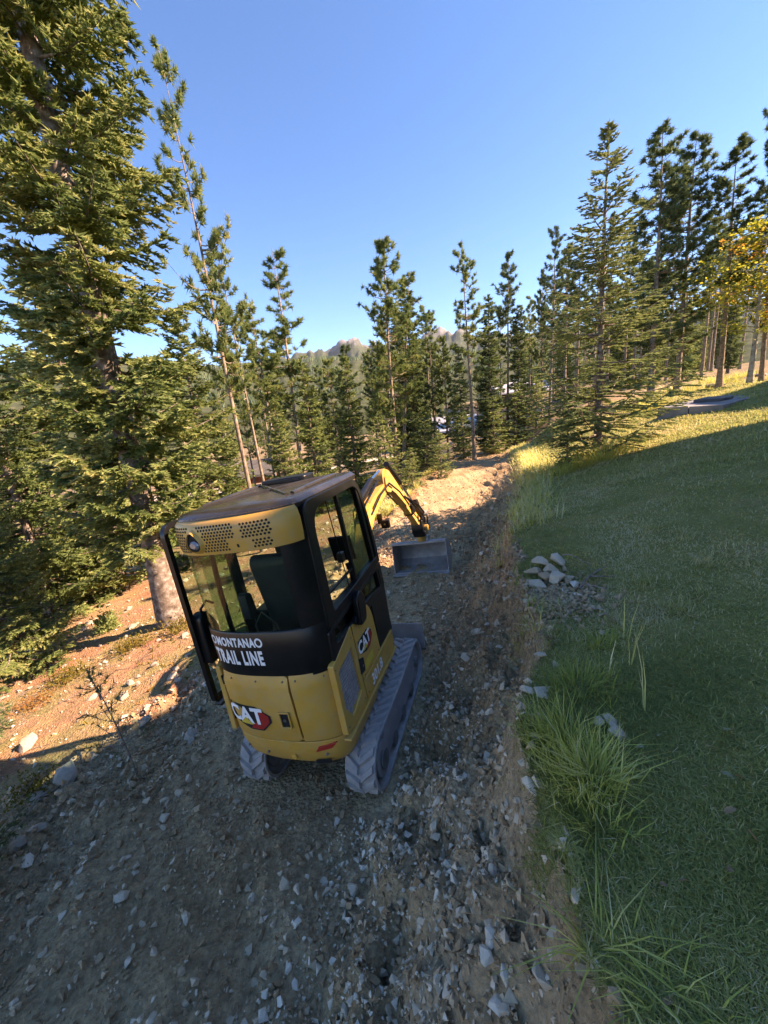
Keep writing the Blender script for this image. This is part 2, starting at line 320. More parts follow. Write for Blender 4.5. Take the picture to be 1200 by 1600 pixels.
# pale gravel road seen through the trunks down the slope
def strip(name, pts, w, mat, dz):
    V = []; F = []
    for i, (x, y) in enumerate(pts):
        a = np.array(pts[max(i-1, 0)]); b = np.array(pts[min(i+1, len(pts)-1)]); n = np.array([-(b-a)[1], (b-a)[0]]); n = n / np.linalg.norm(n)
        for k in range(7):
            q = np.array([x, y]) + n * w * (k / 6 - 0.5); V.append((q[0], q[1], hz(*q) + dz))
    for i in range(len(pts) - 1):
        for k in range(6): a = i * 7 + k; F.append((a, a + 7, a + 8, a + 1))
    return tag(link(name, np_mesh(name, np.array(V), np.array(F), mat, True)), kind='structure')
strip('gravel_road', [(-30 + 1.0 * i, 42 + 0.16 * i + 2.0 * math.sin(i * 0.12)) for i in range(38)], 5.5, M['road'], 0.22)

# ------------------------------------------------------------------ mountains
def mountain_z(az, r):
    """az degrees right of straight ahead; a wooded ridge in front, bare rock summits behind"""
    e1 = np.interp(az, [-70, -45, -32, -25, -17, -8, -2, 6, 14, 25, 40, 70], [7.5, 8.6, 9.4, 8.9, 8.4, 8.7, 8.2, 8.0, 7.6, 6.2, 6.0, 6.0])
    h1 = 2300 * np.tan(np.radians(e1 * 0.93)) * (1 + 0.05 * fbm(az * 0.35, az * 0 + 3, 4, 61))
    e2 = np.interp(az, [-70, -18, -12, -8, -5.5, -3.4, -1.8, 0.5, 3.5, 6.0, 8.2, 9.6, 11.3, 13, 16, 20, 30, 70], [6, 7, 8.6, 9.8, 10.0, 11.0, 11.5, 10.2, 9.6, 9.9, 11.0, 12.1, 11.0, 10.6, 9.2, 8.4, 7.5, 7])
    h2 = 5200 * np.tan(np.radians(7.6 + (e2 - 7.6) * 0.62)) * (1 + 0.075 * fbm(az * 1.3, az * 0 + 8, 6, 71))
    rough = 0.5 * fbm(az * 0.9, r / 260.0, 5, 81) + 0.9 * (0.35 - np.abs(fbm(az * 0.55, r / 500.0, 5, 83)))
    a = h1 * np.where(r < 2300, sstep(500, 2300, r) ** 1.2, 1 - 0.5 * sstep(2300, 3600, r)) * (1 + 0.10 * rough * sstep(2300, 1500, r))
    b = h2 * np.where(r < 5200, sstep(2900, 5200, r) ** 1.15, 1 - 0.6 * sstep(5200, 7500, r)) * (1 + 0.30 * rough * sstep(5230, 4300, r))
    return np.maximum(a, b) - 20
az = np.linspace(-50, 50, 420); rr = np.concatenate([np.linspace(480, 2500, 60), np.linspace(2600, 7400, 60)])
A, Rr = np.meshgrid(az, rr); mz = mountain_z(A, Rr)
MV = np.stack([Rr * np.sin(np.radians(A)), Rr * np.cos(np.radians(A)), mz], -1).reshape(-1, 3)
mi = np.arange(MV.shape[0]).reshape(A.shape); MF = np.stack([mi[:-1, :-1], mi[1:, :-1], mi[1:, 1:], mi[:-1, 1:]], -1).reshape(-1, 4)
mm, mn, ml, mb = nmat('mountain_slopes'); tc = mn.new('ShaderNodeTexCoord'); sx = mn.new('ShaderNodeSeparateXYZ'); ml.new(tc.outputs['Object'], sx.inputs[0])
n1 = noise(mn, ml, tc.outputs['Object'], 0.004, 8, 0.65); n2 = noise(mn, ml, tc.outputs['Object'], 0.02, 8, 0.7)
hsum = mn.new('ShaderNodeMath'); hsum.operation = 'MULTIPLY_ADD'; hsum.inputs[1].default_value = 420.0; ml.new(n1.outputs[0], hsum.inputs[0]); ml.new(sx.outputs[2], hsum.inputs[2])
mr = mn.new('ShaderNodeMapRange'); mr.inputs[1].default_value = 930; mr.inputs[2].default_value = 1050; ml.new(hsum.outputs[0], mr.inputs[0])
wood = ramp(mn, [(0.3, (0.030,0.040,0.022)), (0.55, (0.062,0.072,0.038)), (0.75, (0.15,0.135,0.085))]); ml.new(n2.outputs[0], wood.inputs[0])
rock = ramp(mn, [(0.3, (0.12,0.11,0.105)), (0.7, (0.24,0.225,0.215))]); ml.new(n2.outputs[0], rock.inputs[0])
ml.new(mixc(mn, ml, mr.outputs[0], wood.outputs[0], rock.outputs[0]), mb.inputs['Base Color']); mb.inputs['Roughness'].default_value = 1.0; mb.inputs['Specular IOR Level'].default_value = 0.0
tag(link('mountain', np_mesh('mountain', MV, MF, mm, True)), kind='structure')
# the far wood on the ridge, one mass
N = 16000; fa = RNG.uniform(-40, 40, N); fr = RNG.uniform(1150, 2330, N); keep = fbm(fa * 0.6, fr / 220, 4, 91) > -0.12
fa, fr = fa[keep], fr[keep]; N = len(fa); fz = mountain_z(fa, fr); hh = RNG.uniform(9, 19, N)
bx = fr * np.sin(np.radians(fa)); by = fr * np.cos(np.radians(fa)); base = np.stack([bx, by, fz - 3], -1)
V = np.zeros((N, 5, 3)); 
for k in range(4): V[:, k] = base + np.stack([np.cos(k * 1.571 + fa) * hh * 0.2, np.sin(k * 1.571 + fa) * hh * 0.2, hh * 0.1], -1)
V[:, 4] = base + np.stack([hh * 0, hh * 0, hh + 3], -1)
Ff = (np.arange(N)[:, None, None] * 5 + np.array([[0, 1, 4], [1, 2, 4], [2, 3, 4], [3, 0, 4]])[None]).reshape(-1, 3)
tag(link('distant_forest', np_mesh('distant_forest', V.reshape(-1, 3), Ff, M['darkpine'], False, {'tint': np.repeat(RNG.uniform(0.1, 0.7, N), 5)})), 'conifer forest covering the far ridge below the rocky summits', 'forest', kind='stuff')

# ------------------------------------------------------------------ buildings
M['siding'] = worn('brown_siding', [(0.3, (0.055,0.036,0.025)), (0.7, (0.11,0.075,0.05))], 1.2, 0.8)
M['redwood'] = worn('red_brown_boards', [(0.3, (0.22,0.075,0.035)), (0.7, (0.32,0.12,0.06))], 2.0, 0.8)
M['metalroof'] = worn('pale_metal_roof', [(0.3, (0.34,0.35,0.37)), (0.7, (0.46,0.47,0.49))], 0.6, 0.45, 0.2)
M['darkglass'] = plain('window_pane', (0.02, 0.025, 0.03), 0.08)
M['wtrim'] = plain('window_trim', (0.35, 0.31, 0.26), 0.6)
M['stucco'] = worn('tan_house_wall', [(0.3, (0.52,0.46,0.38)), (0.7, (0.60,0.54,0.46))], 2.0, 0.9)
M['shingle'] = worn('dark_shingle', [(0.3, (0.045,0.043,0.042)), (0.7, (0.085,0.08,0.078))], 5.0, 0.9)
def gable_house(name, label, c, rz, w, dpt, eave, peak, wall, roof, wins, over=0.5):
    z0 = min(hz(c[0] + dx, c[1] + dy) for dx in (-w/2, w/2) for dy in (-dpt/2, dpt/2))
    o = empty(name, (c[0], c[1], z0 - 0.2), rz); tag(o, label, 'house')
    MB().prism([(-dpt/2, 0), (dpt/2, 0), (dpt/2, eave), (0, peak), (-dpt/2, eave)], -w/2, w/2, 0).build('wall', wall, o)
    s = (peak - eave) / (dpt/2); e = dpt/2 + over
    rp = [(-e, eave - over*s + 0.03), (0, peak + 0.03), (e, eave - over*s + 0.03), (e, eave - over*s + 0.25), (0, peak + 0.26), (-e, eave - over*s + 0.25)]
    MB().prism(rp, -w/2 - over, w/2 + over, 0).build('roof', roof, o)
    for (x, z, ww, wh) in wins:
        f = MB().ring([(x-ww/2,z),(x+ww/2,z),(x+ww/2,z+wh),(x-ww/2,z+wh)], [(x-ww/2+.08,z+.08),(x+ww/2-.08,z+.08),(x+ww/2-.08,z+wh-.08),(x-ww/2+.08,z+wh-.08)], -dpt/2-0.06, -dpt/2+0.02, 1).build('window', M['wtrim'], o)
        MB().box(x-ww/2+.07, x+ww/2-.07, -dpt/2-0.03, -dpt/2-0.01, z+.07, z+wh-.07).build('pane', M['darkglass'], f)
    return o
gable_house('cabin', 'dark brown cabin with pale metal roof half hidden behind the pine trunks', (9.5, 58), math.radians(-14), 9, 7, 2.6, 4.2, M['siding'], M['metalroof'], [(-3, 1.0, 1.3, 1.1), (0, 1.0, 1.3, 1.1), (3, 1.0, 1.3, 1.1)])
gable_house('cabin', 'brown cabin with low bright roof deeper in the trees beside the leaning spruces', (24.0, 66), math.radians(8), 10, 7, 2.8, 4.2, M['siding'], M['metalroof'], [(-3, 1.0, 1.3, 1.1), (2, 1.0, 1.3, 1.1)])
gable_house('shed', 'small red brown board shed behind the thin pine trunks on the left', (-12.5, 37), math.radians(20), 4.0, 3.0, 2.6, 3.6, M['redwood'], M['shingle'], [(0.6, 1.0, 0.9, 0.8)], 0.3)
# the house the photographer stands beside, right of and behind the view: its roof edge throws the big shadow
def flat_house(name, label, poly, zb, zt, wall, roof):
    o = empty(name, (poly[0][0], poly[0][1], zb)); tag(o, label, 'house'); P = [(x - poly[0][0], y - poly[0][1]) for x, y in poly]
    MB().prism(inset(P, 0.6), -1.5, zt - zb - 0.3, 2).build('wall', wall, o); MB().prism(P, zt - zb - 0.3, zt - zb, 2).build('roof', roof, o)
    Pi = inset(P, 0.6)
    for i in range(len(Pi)):
        a = Vector(Pi[i]); b = Vector(Pi[(i+1) % len(Pi)]); L = (b-a).length; u = (b-a).normalized(); nn = Vector((u.y, -u.x))
        for k in range(int(L // 2.6)):
            s = 1.3 + k * 2.6
            if s + 0.7 > L: continue
            q = [(a + u*(s-0.6)), (a + u*(s+0.6))]
            V = [(*(q[0]-nn*0.02), 1.0), (*(q[1]-nn*0.02), 1.0), (*(q[1]+nn*0.05), 1.0), (*(q[0]+nn*0.05), 1.0)]; V += [(x, y, 2.6) for x, y, _ in V]
            w = MB().add(V, [(0,3,2,1),(4,5,6,7),(0,1,5,4),(1,2,6,5),(2,3,7,6),(3,0,4,7)]).build('window', M['wtrim'], o)
            V = [(*(q[0]+u*.07+nn*0.03), 1.07), (*(q[1]-u*.07+nn*0.03), 1.07), (*(q[1]-u*.07+nn*0.058), 1.07), (*(q[0]+u*.07+nn*0.058), 1.07)]; V += [(x, y, 2.53) for x, y, _ in V]
            MB().add(V, [(0,3,2,1),(4,5,6,7),(0,1,5,4),(1,2,6,5),(2,3,7,6),(3,0,4,7)]).build('pane', M['darkglass'], w)
    return o
def ground_at(px, py):
    r = ray(px, py); s = np.linspace(0.6, 40, 6000); P = CAM[None] + r[None] * s[:, None]; h = height(P[:, 0], P[:, 1]); i = np.argmax(P[:, 2] < h); return P[i]
def cast(p, z): p = np.array(p); return p + SUN * ((z - p[2]) / SUN[2])       # point at height z whose shadow falls on p
ZR = 10.5
edge_pts = [cast(ground_at(*p), ZR) for p in ((1195, 659), (832, 757), (602, 890), (5, 1268))]
e3, e2_ = edge_pts[3], edge_pts[2]; back = e3 + (e3 - e2_) * 2.6
poly = [tuple(edge_pts[0][:2]), tuple(edge_pts[1][:2]), tuple(edge_pts[2][:2]), tuple(edge_pts[3][:2]), tuple(back[:2]), (back[0] + 10, back[1] - 8), (30, -10), (34, 6)]
w0, w1, w2 = cast(ground_at(1175, 642), 13.0), cast(ground_at(1046, 651), 13.0), cast(ground_at(1185, 600), 13.0)
flat_house('house', 'tall cream block with dark roof, added unseen beyond the right edge of the lawn to cast a shadow patch', [tuple((w0 + (w0 - w1) * 0.4)[:2]), tuple(w2[:2] + (w2 - w1)[:2] * 0.4), tuple(w1[:2])], 1.5, 13.0, M['stucco'], M['shingle'])  # unseen block added only to throw the shadow patch round the stone platform
flat_house('house', 'cream house with flat dark roof standing right behind the viewpoint above the lawn', poly, 1.2, ZR, M['stucco'], M['shingle'])
# ------------------------------------------------------------------ conifers
def kites(o, d, n, L, W):
    """needle shoots: two crossing narrow spikes per row"""
    s = np.cross(d, n); s /= np.linalg.norm(s, axis=1, keepdims=True) + 1e-9; n2 = np.cross(s, d)
    L = L[:, None]; W = W[:, None]
    return np.concatenate([np.stack([o - w * W, o + w * W, o + d * L], 1) for w in (s, n2)], 0)
def norm(a): return a / (np.linalg.norm(a, axis=-1, keepdims=True) + 1e-9)
def sprays_mesh(name, O, D, Nn, L, W, T, mat):
    V = kites(O, norm(D), norm(Nn), L, W).reshape(-1, 3); F = np.arange(len(V)).reshape(-1, 3)
    return np_mesh(name, V, F, mat, False, {'tint': np.tile(np.repeat(T, 3), 2)})
def tubes_mesh(name, paths, mat, n=7):
    """paths: list of (points, radii)"""
    V = []; F = []; off = 0; ang = np.arange(n) * 2 * math.pi / n
    for P, R in paths:
        P = np.asarray(P, float); t = norm(np.gradient(P, axis=0)); ref = np.where(np.abs(t[:, 2:3]) > 0.8, [[1.0, 0, 0]], [[0, 0, 1.0]])
        a = norm(np.cross(t, ref)); b = np.cross(t, a); R = np.asarray(R)[:, None, None]
        k = n if R.max() > 0.03 else 4; an = np.arange(k) * 2 * math.pi / k
        ringv = P[:, None] + R * (a[:, None] * np.cos(an)[None, :, None] + b[:, None] * np.sin(an)[None, :, None])
        V.append(ringv.reshape(-1, 3)); m = len(P); i = np.arange(m - 1)[:, None] * k; j = np.arange(k)[None]; j2 = (j + 1) % k
        F.append((np.stack([i + j, i + j2, i + k + j2, i + k + j], -1) + off).reshape(-1, 4)); off += m * k
    return np_mesh(name, np.concatenate(V), np.concatenate(F), mat, True)
def trunk_path(rg, H, r0, lean=0.0, wob=0.02):
    n = 14; u = np.linspace(0, 1, n); ph = rg.uniform(0, 6.28, 2)
    x = lean * H * u + wob * H * 0.15 * np.sin(u * 5 + ph[0]) * u; y = wob * H * 0.15 * np.sin(u * 4 + ph[1]) * u
    flare = 1 + 0.5 * np.exp(-u * H / 0.35)
    P = np.stack([x, y, H * u], -1); P[0, 2] = -0.4
    return P, np.maximum(r0 * (1 - u) ** 0.85 * flare, 0.012)
def spruce(seed, H, R, base, levels, per, r0, sl, mat, bark, droop=0.18, twig_n=9, dens=1.0, prof=0.75, flat=0.3, lean=0.0, upper=0.45, tipvar=0.25, name='spruce', maxz=None):
    """boughs in whorls, herringbone twigs, short needle shoots"""
    rg = np.random.default_rng(seed); TP, TR = trunk_path(rg, H, r0, lean); paths = [(TP, TR)]
    O = []; D = []; Nn = []; Ls = []; T = []
    zs = base + (H * 0.985 - base) * (np.linspace(0, 1, levels) ** 0.92)
    for z in zs:
        f = (z - base) / (H - base)
        if maxz and z > maxz: break
        k = max(3, int(round(per * (1 - 0.35 * f))))
        a0 = rg.uniform(0, 6.28)
        for i in range(k):
            az = a0 + 6.283 * i / k + rg.normal(0, 0.28); zz = min(z + rg.normal(0, 0.5 * (H - base) / levels), H * 0.975)
            Lb = R * ((1 - f) ** prof * min(1.0, 0.62 + f * 3.0) + 0.03) * rg.uniform(1 - 1.6 * tipvar, 1 + 0.5 * tipvar)
            if Lb < 0.06: continue
            tx = np.interp(zz, TP[:, 2], TP[:, 0]); ty = np.interp(zz, TP[:, 2], TP[:, 1]); o = np.array([tx, ty, zz])
            out = np.array([math.cos(az), math.sin(az), 0.0]); side = np.array([-math.sin(az), math.cos(az), 0.0])
            el = -droop * (1 - f) + upper * max(0, f - 0.25) + rg.normal(0, 0.07)
            u = np.linspace(0, 1, 7)[:, None]
            P = o + out * Lb * u + np.array([0, 0, 1.0]) * Lb * (el * u * 1.0 + (0.10 + 0.12 * (1 - f)) * (u ** 2.2) - 0.10 * np.sin(u * 3.1) * (1 - f)) + side * Lb * rg.normal(0, 0.06) * u ** 2
            paths.append((P, np.linspace(0.012 + 0.011 * Lb, 0.004, 7)))
            nt = max(3, int(twig_n * (0.35 + 0.65 * Lb / R) * dens ** 0.5)); bt = rg.uniform(0.25, 0.75)
            for sgn in (-1, 1):
                uu = np.clip(np.linspace(0.12 + 0.16 * rg.random(), 1.0, nt) + rg.normal(0, 0.02, nt), 0.05, 1)
                org = np.stack([np.interp(uu, u[:, 0], P[:, c]) for c in range(3)], -1)
                tl = Lb * (0.34 * (1 - uu) ** 0.8 + 0.06) * rg.uniform(0.65, 1.25, nt) + sl * 0.8
                ang = rg.uniform(0.65, 1.1, nt); td = out[None] * np.cos(ang)[:, None] + sgn * side[None] * np.sin(ang)[:, None]
                td = td + np.stack([rg.normal(0, .08, nt), rg.normal(0, .08, nt), el * 0.6 - 0.10 + rg.normal(0, flat * 0.5, nt)], -1); td = norm(td)
                ns = np.maximum(3, (tl / sl * 4.2 * dens)).astype(int); rep = np.repeat(np.arange(nt), ns); m = len(rep)
                v = rg.uniform(0.05, 1.0, m); so = org[rep] + td[rep] * (tl[rep] * v)[:, None]; so[:, 2] -= 0.10 * tl[rep] * v ** 2
                s2 = np.where(rg.random(m) < 0.5, -1.0, 1.0)[:, None]; tside = np.cross(td[rep], [0, 0, 1.0])
                sd = td[rep] * 0.75 + tside * s2 * rg.uniform(0.3, 0.9, m)[:, None] + np.stack([rg.normal(0, .15, m), rg.normal(0, .15, m), rg.normal(0.12, flat, m)], -1)
                O.append(so); D.append(sd); Nn.append(np.tile([[0.05, 0.03, 1.0]], (m, 1)) + rg.normal(0, 0.35, (m, 3)))
                Ls.append(sl * rg.uniform(0.7, 1.35, m)); T.append(np.clip(bt + rg.normal(0, 0.13, m) + 0.22 * (v > 0.75), 0, 1))
    m = 70; O.append(np.stack([TP[-1, 0] + 0 * np.arange(m), TP[-1, 1] + 0 * np.arange(m), H - rg.uniform(0.02, 0.9, m) * min(R * 0.45, 0.9)], -1))
    D.append(np.stack([rg.normal(0, .4, m), rg.normal(0, .4, m), np.full(m, 0.8)], -1)); Nn.append(rg.normal(0, 1, (m, 3))); Ls.append(np.full(m, sl * 1.1)); T.append(np.full(m, 0.5))
    O, D, Nn, Ls, T = map(np.concatenate, (O, D, Nn, Ls, T))
    return tubes_mesh(name + '_trunk', paths, bark), sprays_mesh(name + '_crown', O, D, Nn, Ls, Ls * 0.19, T, mat)
def pine(seed, H, R, start, nb, r0, sl, mat, bark, tufts=6, shoots=11, lean=0.0, dead=14, up=0.35, name='pine'):
    """bare pole with a narrow tufted crown of upswept branches"""
    rg = np.random.default_rng(seed); TP, TR = trunk_path(rg, H, r0, lean, 0.03); paths = [(TP, TR)]; O = []; D = []; L = []; T = []
    def at(z): return np.array([np.interp(z, TP[:, 2], TP[:, 0]), np.interp(z, TP[:, 2], TP[:, 1]), z])
    for q in range(dead):
        z = H * rg.uniform(0.12, start + 0.06); a = rg.uniform(0, 6.28); l = rg.uniform(0.25, 0.9)
        paths.append((np.stack([at(z), at(z) + l * 0.5 * np.array([math.cos(a), math.sin(a), 0.05]), at(z) + l * np.array([math.cos(a), math.sin(a), -0.1])]), [0.014, 0.009, 0.004]))
    bz = H * (start + (0.99 - start) * np.sort(rg.random(nb)) ** 0.9)
    clump = rg.uniform(0, 6.28, 5)
    for z in bz:
        f = (z / H - start) / (1 - start); a = rg.uniform(0, 6.28); 
        Lb = R * (min(1, 0.5 + 2.2 * f) * (1 - f) ** 0.62 + 0.07) * rg.uniform(0.45, 1.2) * (1 + 0.3 * math.sin(a * 1.0 + clump[int(f * 4.99)]))
        out = np.array([math.cos(a), math.sin(a), 0]); side = np.array([-math.sin(a), math.cos(a), 0]); o = at(z); u = np.linspace(0, 1, 5)[:, None]
        e = up * (0.15 + 0.9 * f) + rg.normal(0, 0.1)
        P = o + out * Lb * u + np.array([0, 0, 1.0]) * Lb * (e * u + 0.22 * u ** 2 - 0.12 * np.sin(u * 3)); paths.append((P, np.linspace(0.010 + 0.011 * Lb, 0.006, 5)))
        nt = max(2, int(tufts * (0.45 + 0.6 * Lb / R))); bt = rg.uniform(0.25, 0.75)
        for k in range(nt):
            uu = rg.uniform(0.35, 1.0) if k else 1.0; c = np.array([np.interp(uu, u[:, 0], P[:, j]) for j in range(3)])
            c2 = c + (out * rg.uniform(0, 0.5) + side * rg.normal(0, 0.55) + np.array([0, 0, rg.uniform(0.05, 0.5)])) * Lb * 0.32 * (1.15 - uu * 0.5)
            m = shoots; td = norm((c2 - c + out * 0.05 + [0, 0, 0.05])[None])[0]
            v = rg.random(m)[:, None]; O.append(c + (c2 - c) * (0.3 + 0.8 * v)); D.append(td[None] * rg.uniform(0.2, 0.9, (m, 1)) + rg.normal(0, 0.62, (m, 3)) + [0, 0, 0.18]); L.append(sl * rg.uniform(0.6, 1.3, m)); T.append(np.clip(bt + rg.normal(0, 0.14, m), 0, 1))
    O, D, L, T = map(np.concatenate, (O, D, L, T))
    return tubes_mesh(name + '_trunk', paths, bark), sprays_mesh(name + '_crown', O, D, RNG.normal(0, 1, D.shape), L, L * 0.10, T, mat)
def aspen(seed, H, R, start, nb, r0, mat, bark, leaf=0.11):
    rg = np.random.default_rng(seed); TP, TR = trunk_path(rg, H, r0, 0.0, 0.06); paths = [(TP, TR)]; O = []; D = []; L = []; T = []
    for z in H * (start + (0.98 - start) * np.sort(rg.random(nb))):
        f = (z / H - start) / (1 - start); a = rg.uniform(0, 6.28); Lb = R * (0.35 + math.sin(min(1, f + 0.12) * 2.9) * 0.75) * rg.uniform(0.5, 1.15)
        o = np.array([np.interp(z, TP[:, 2], TP[:, 0]), np.interp(z, TP[:, 2], TP[:, 1]), z]); out = np.array([math.cos(a), math.sin(a), 0.0]); u = np.linspace(0, 1, 5)[:, None]
        P = o + out * Lb * u + np.array([0, 0, 1.0]) * Lb * (0.6 * u - 0.2 * u ** 2); paths.append((P, np.linspace(0.025, 0.005, 5)))
        m = int(105 * Lb / R) + 14; uu = rg.uniform(0.25, 1.05, m); c = np.stack([np.interp(uu, u[:, 0], P[:, j]) for j in range(3)], -1); bt = rg.uniform(0.1, 0.7)
        O.append(c + rg.normal(0, 0.26, (m, 3)) * Lb * 0.55); D.append(rg.normal(0, 1, (m, 3)) - [0, 0, 0.4]); L.append(leaf * rg.uniform(0.6, 1.3, m)); T.append(np.clip(bt + rg.normal(0, 0.2, m) + 0.35 * max(0, f - 0.6), 0, 1))
    O, D, L, T = map(np.concatenate, (O, D, L, T)); D = norm(D); s = norm(np.cross(D, RNG.normal(0, 1, D.shape)))
    V = np.stack([O, O + D * L[:, None] * .5 + s * L[:, None] * .42, O + D * L[:, None], O + D * L[:, None] * .5 - s * L[:, None] * .42], 1).reshape(-1, 3)
    return tubes_mesh('aspen_trunk', paths, bark), np_mesh('aspen_crown', V, np.arange(len(V)).reshape(-1, 4), mat, False, {'tint': np.repeat(T, 4)})

def tree(name, proto, x, y, rz, s, label, group=None, cat='tree', sz=None, tilt=(0, 0)):
    o = empty(name, (x, y, hz(x, y) - 0.05), rz); o.scale = (s, s, sz or s); o.rotation_euler = (tilt[0], tilt[1], rz); tag(o, label, cat, group)
    link('trunk', proto[0], o); link('crown', proto[1], o); return o
def by_pixel(name, proto, H, pb, top, y, label, group=None, rz=0.0, wide=1.2, cat='tree', lean=False):
    """stand a prototype of height H at distance y; trunk foot seen in column pb, tip seen at top"""
    x = pix_x(*pb, y); zb = hz(x, y) - 0.05; xt = pix_x(*top, y); zt = pix_z(*top, y); s = (zt - zb) / H
    tl = math.atan2(xt - x, zt - zb) if lean else 0.0
    o = tree(name, proto, x, y, rz, s * wide, label, group, cat, s); 
    if lean: o.rotation_mode = 'ZYX'; o.rotation_euler = (0, tl, rz)
    return o

PINES = [pine(300 + i, 16, 1.7, 0.38 + 0.06 * (i % 3), 70, 0.15, 0.24, M['pine'] if i < 4 else M['darkpine'], M['bark_pine'], 8, 30, name='pine%d' % i) for i in range(6)]
FULLP = [pine(330 + i, 15, 2.1, 0.20, 125, 0.17, 0.24, M['pine'] if i == 0 else M['darkpine'], M['bark_pine'], 9, 30, name='fullpine%d' % i) for i in range(2)]
SPRUCES = [spruce(340 + i, 12, 2.0, 0.5, 30, 6, 0.15, 0.20, M['spruce'] if i < 2 else M['darkpine'], M['bark_spruce'], twig_n=8, dens=1.1, name='spruce%d' % i) for i in range(3)]
NARROW = spruce(350, 14, 1.35, 0.8, 34, 6, 0.14, 0.20, M['darkpine'], M['bark_spruce'], twig_n=8, dens=1.1, name='narrowspruce')
SMALL = [spruce(355 + i, 3, 0.85, 0.12, 14, 6, 0.05, 0.10, M['spruce'], M['bark_spruce'], twig_n=6, dens=0.9, droop=0.0, name='smallspruce%d' % i) for i in range(2)]
ASPENS = [aspen(360 + i, 9, 2.0, 0.30, 46, 0.10, M['aspen'], M['bark_aspen']) for i in range(2)]

# the big spruce on the left, its top out of the picture
HERO = spruce(401, 19.0, 1.66, 2.05, 52, 8, 0.21, 0.088, M['spruce'], M['bark_spruce'], droop=0.12, twig_n=12, dens=1.75, prof=0.5, flat=0.30, upper=0.2, tipvar=0.35, name='bigspruce', maxz=15.5)
hx = pix_x(262, 940, 7.0)
tree('spruce_tree', HERO, hx, 7.0, 0.6, 1.0, 'huge spruce with thick pale trunk and layered boughs at the left edge')
MIDS = spruce(402, 9.0, 2.3, 0.3, 30, 7, 0.13, 0.095, M['spruce'], M['bark_spruce'], droop=0.10, twig_n=11, dens=1.5, flat=0.35, name='leftspruce')
tree('spruce_tree', MIDS, pix_x(60, 880, 9.2), 9.2, 1.0, 0.95, 'bushy sunlit spruce low behind the huge left trunk, nearest the left edge')
tree('spruce_tree', MIDS, pix_x(175, 860, 11.0), 11.0, 2.4, 1.02, 'bushy spruce just left behind the huge pale trunk')
tree('spruce_tree', MIDS, pix_x(335, 800, 13.0), 13.0, 4.0, 0.86, 'dense spruce filling the gap right of the huge pale trunk')
tree('spruce_tree', MIDS, pix_x(-30, 880, 6.4), 6.4, 5.2, 0.5, 'shaded spruce thicket cut by the left edge above the slope')
tree('spruce_tree', MIDS, pix_x(-20, 800, 15.0), 15.0, 0.2, 1.3, 'taller spruce far back at the left edge', None)
# named pines and spruces, left to right
by_pixel('pine_tree', PINES[0], 16, (400, 800), (246, 68), 12.0, 'tallest thin pine with long bare pale trunk left of centre', rz=0.4, wide=0.62, lean=True)
by_pixel('pine_tree', PINES[1], 16, (418, 770), (338, 395), 15.5, 'thin pine just right of the tallest pine, crown half as high', rz=2.0, wide=0.8, lean=True)
by_pixel('pine_tree', PINES[2], 16, (440, 770), (392, 478), 18.0, 'slender small crowned pine between two taller pines above the cab', rz=1.0, lean=True)
by_pixel('pine_tree', PINES[3], 16, (470, 720), (424, 385), 20.0, 'pine with open spreading crown over the excavator roof', rz=3.0, wide=1.15, lean=True)
by_pixel('spruce_tree', SPRUCES[0], 12, (497, 760), (476, 560), 17.5, 'dense green spruce standing right behind the excavator roof', rz=0.5, wide=1.1)
by_pixel('spruce_tree', SPRUCES[1], 12, (448, 760), (440, 620), 16.5, 'short green spruce left of the one behind the excavator roof', rz=1.7)
by_pixel('pine_tree', FULLP[0], 15, (528, 700), (516, 560), 28.0, 'small full pine in front of the grey far ridge', rz=0.7)
by_pixel('pine_tree', PINES[4], 16, (557, 720), (545, 540), 26.0, 'dark narrow pine left of the big centre pine', rz=1.3)
by_pixel('pine_tree', FULLP[0], 15, (622, 740), (596, 372), 19.0, 'big full crowned pine in the centre of the picture', rz=2.2, wide=1.0, lean=True)
by_pixel('pine_tree', PINES[0], 16, (628, 720), (638, 425), 21.0, 'second trunk close behind the big centre pine', rz=4.0, lean=True)
by_pixel('spruce_tree', NARROW, 14, (652, 720), (650, 430), 24.0, 'narrow dark spruce touching the right side of the big centre pine', rz=1.1)
by_pixel('pine_tree', PINES[2], 16, (676, 700), (664, 478), 30.0, 'thin wispy pine in front of the sharp right summit', rz=2.6)
by_pixel('pine_tree', FULLP[0], 15, (700, 700), (692, 525), 24.0, 'yellowish full pine under the sharp right summit', rz=5.0, wide=0.9)
by_pixel('pine_tree', PINES[3], 16, (742, 730), (722, 382), 21.0, 'tall pine right of centre with tufted top', rz=0.2, wide=1.0, lean=True)
by_pixel('spruce_tree', NARROW, 14, (768, 705), (760, 462), 24.0, 'pointed dark spruce right beside the tall tufted pine', rz=3.3, wide=1.25)
by_pixel('pine_tree', PINES[5], 16, (792, 690), (796, 396), 25.0, 'tall slim pine with forked looking top left of the young spruce', rz=1.9, wide=0.95, lean=True)
by_pixel('spruce_tree', NARROW, 14, (810, 690), (808, 490), 25.0, 'narrow black green spruce below the slim forked pine', rz=0.9)
by_pixel('pine_tree', FULLP[1], 15, (846, 690), (846, 420), 25.0, 'short dark bushy pine between the slim pine and its taller neighbour', rz=2.8, wide=0.62)
by_pixel('pine_tree', PINES[4], 16, (858, 680), (868, 354), 22.0, 'tall bare trunked pine just left of the young spruce', rz=4.4, wide=0.9, lean=True)
by_pixel('pine_tree', PINES[5], 16, (900, 650), (910, 385), 27.0, 'dim pine seen through the left boughs of the young spruce', rz=0.3)
by_pixel('pine_tree', FULLP[1], 15, (1018, 600), (1036, 192), 19.0, 'dark dense pine directly right of the young spruce', rz=1.2, wide=1.15, lean=True)
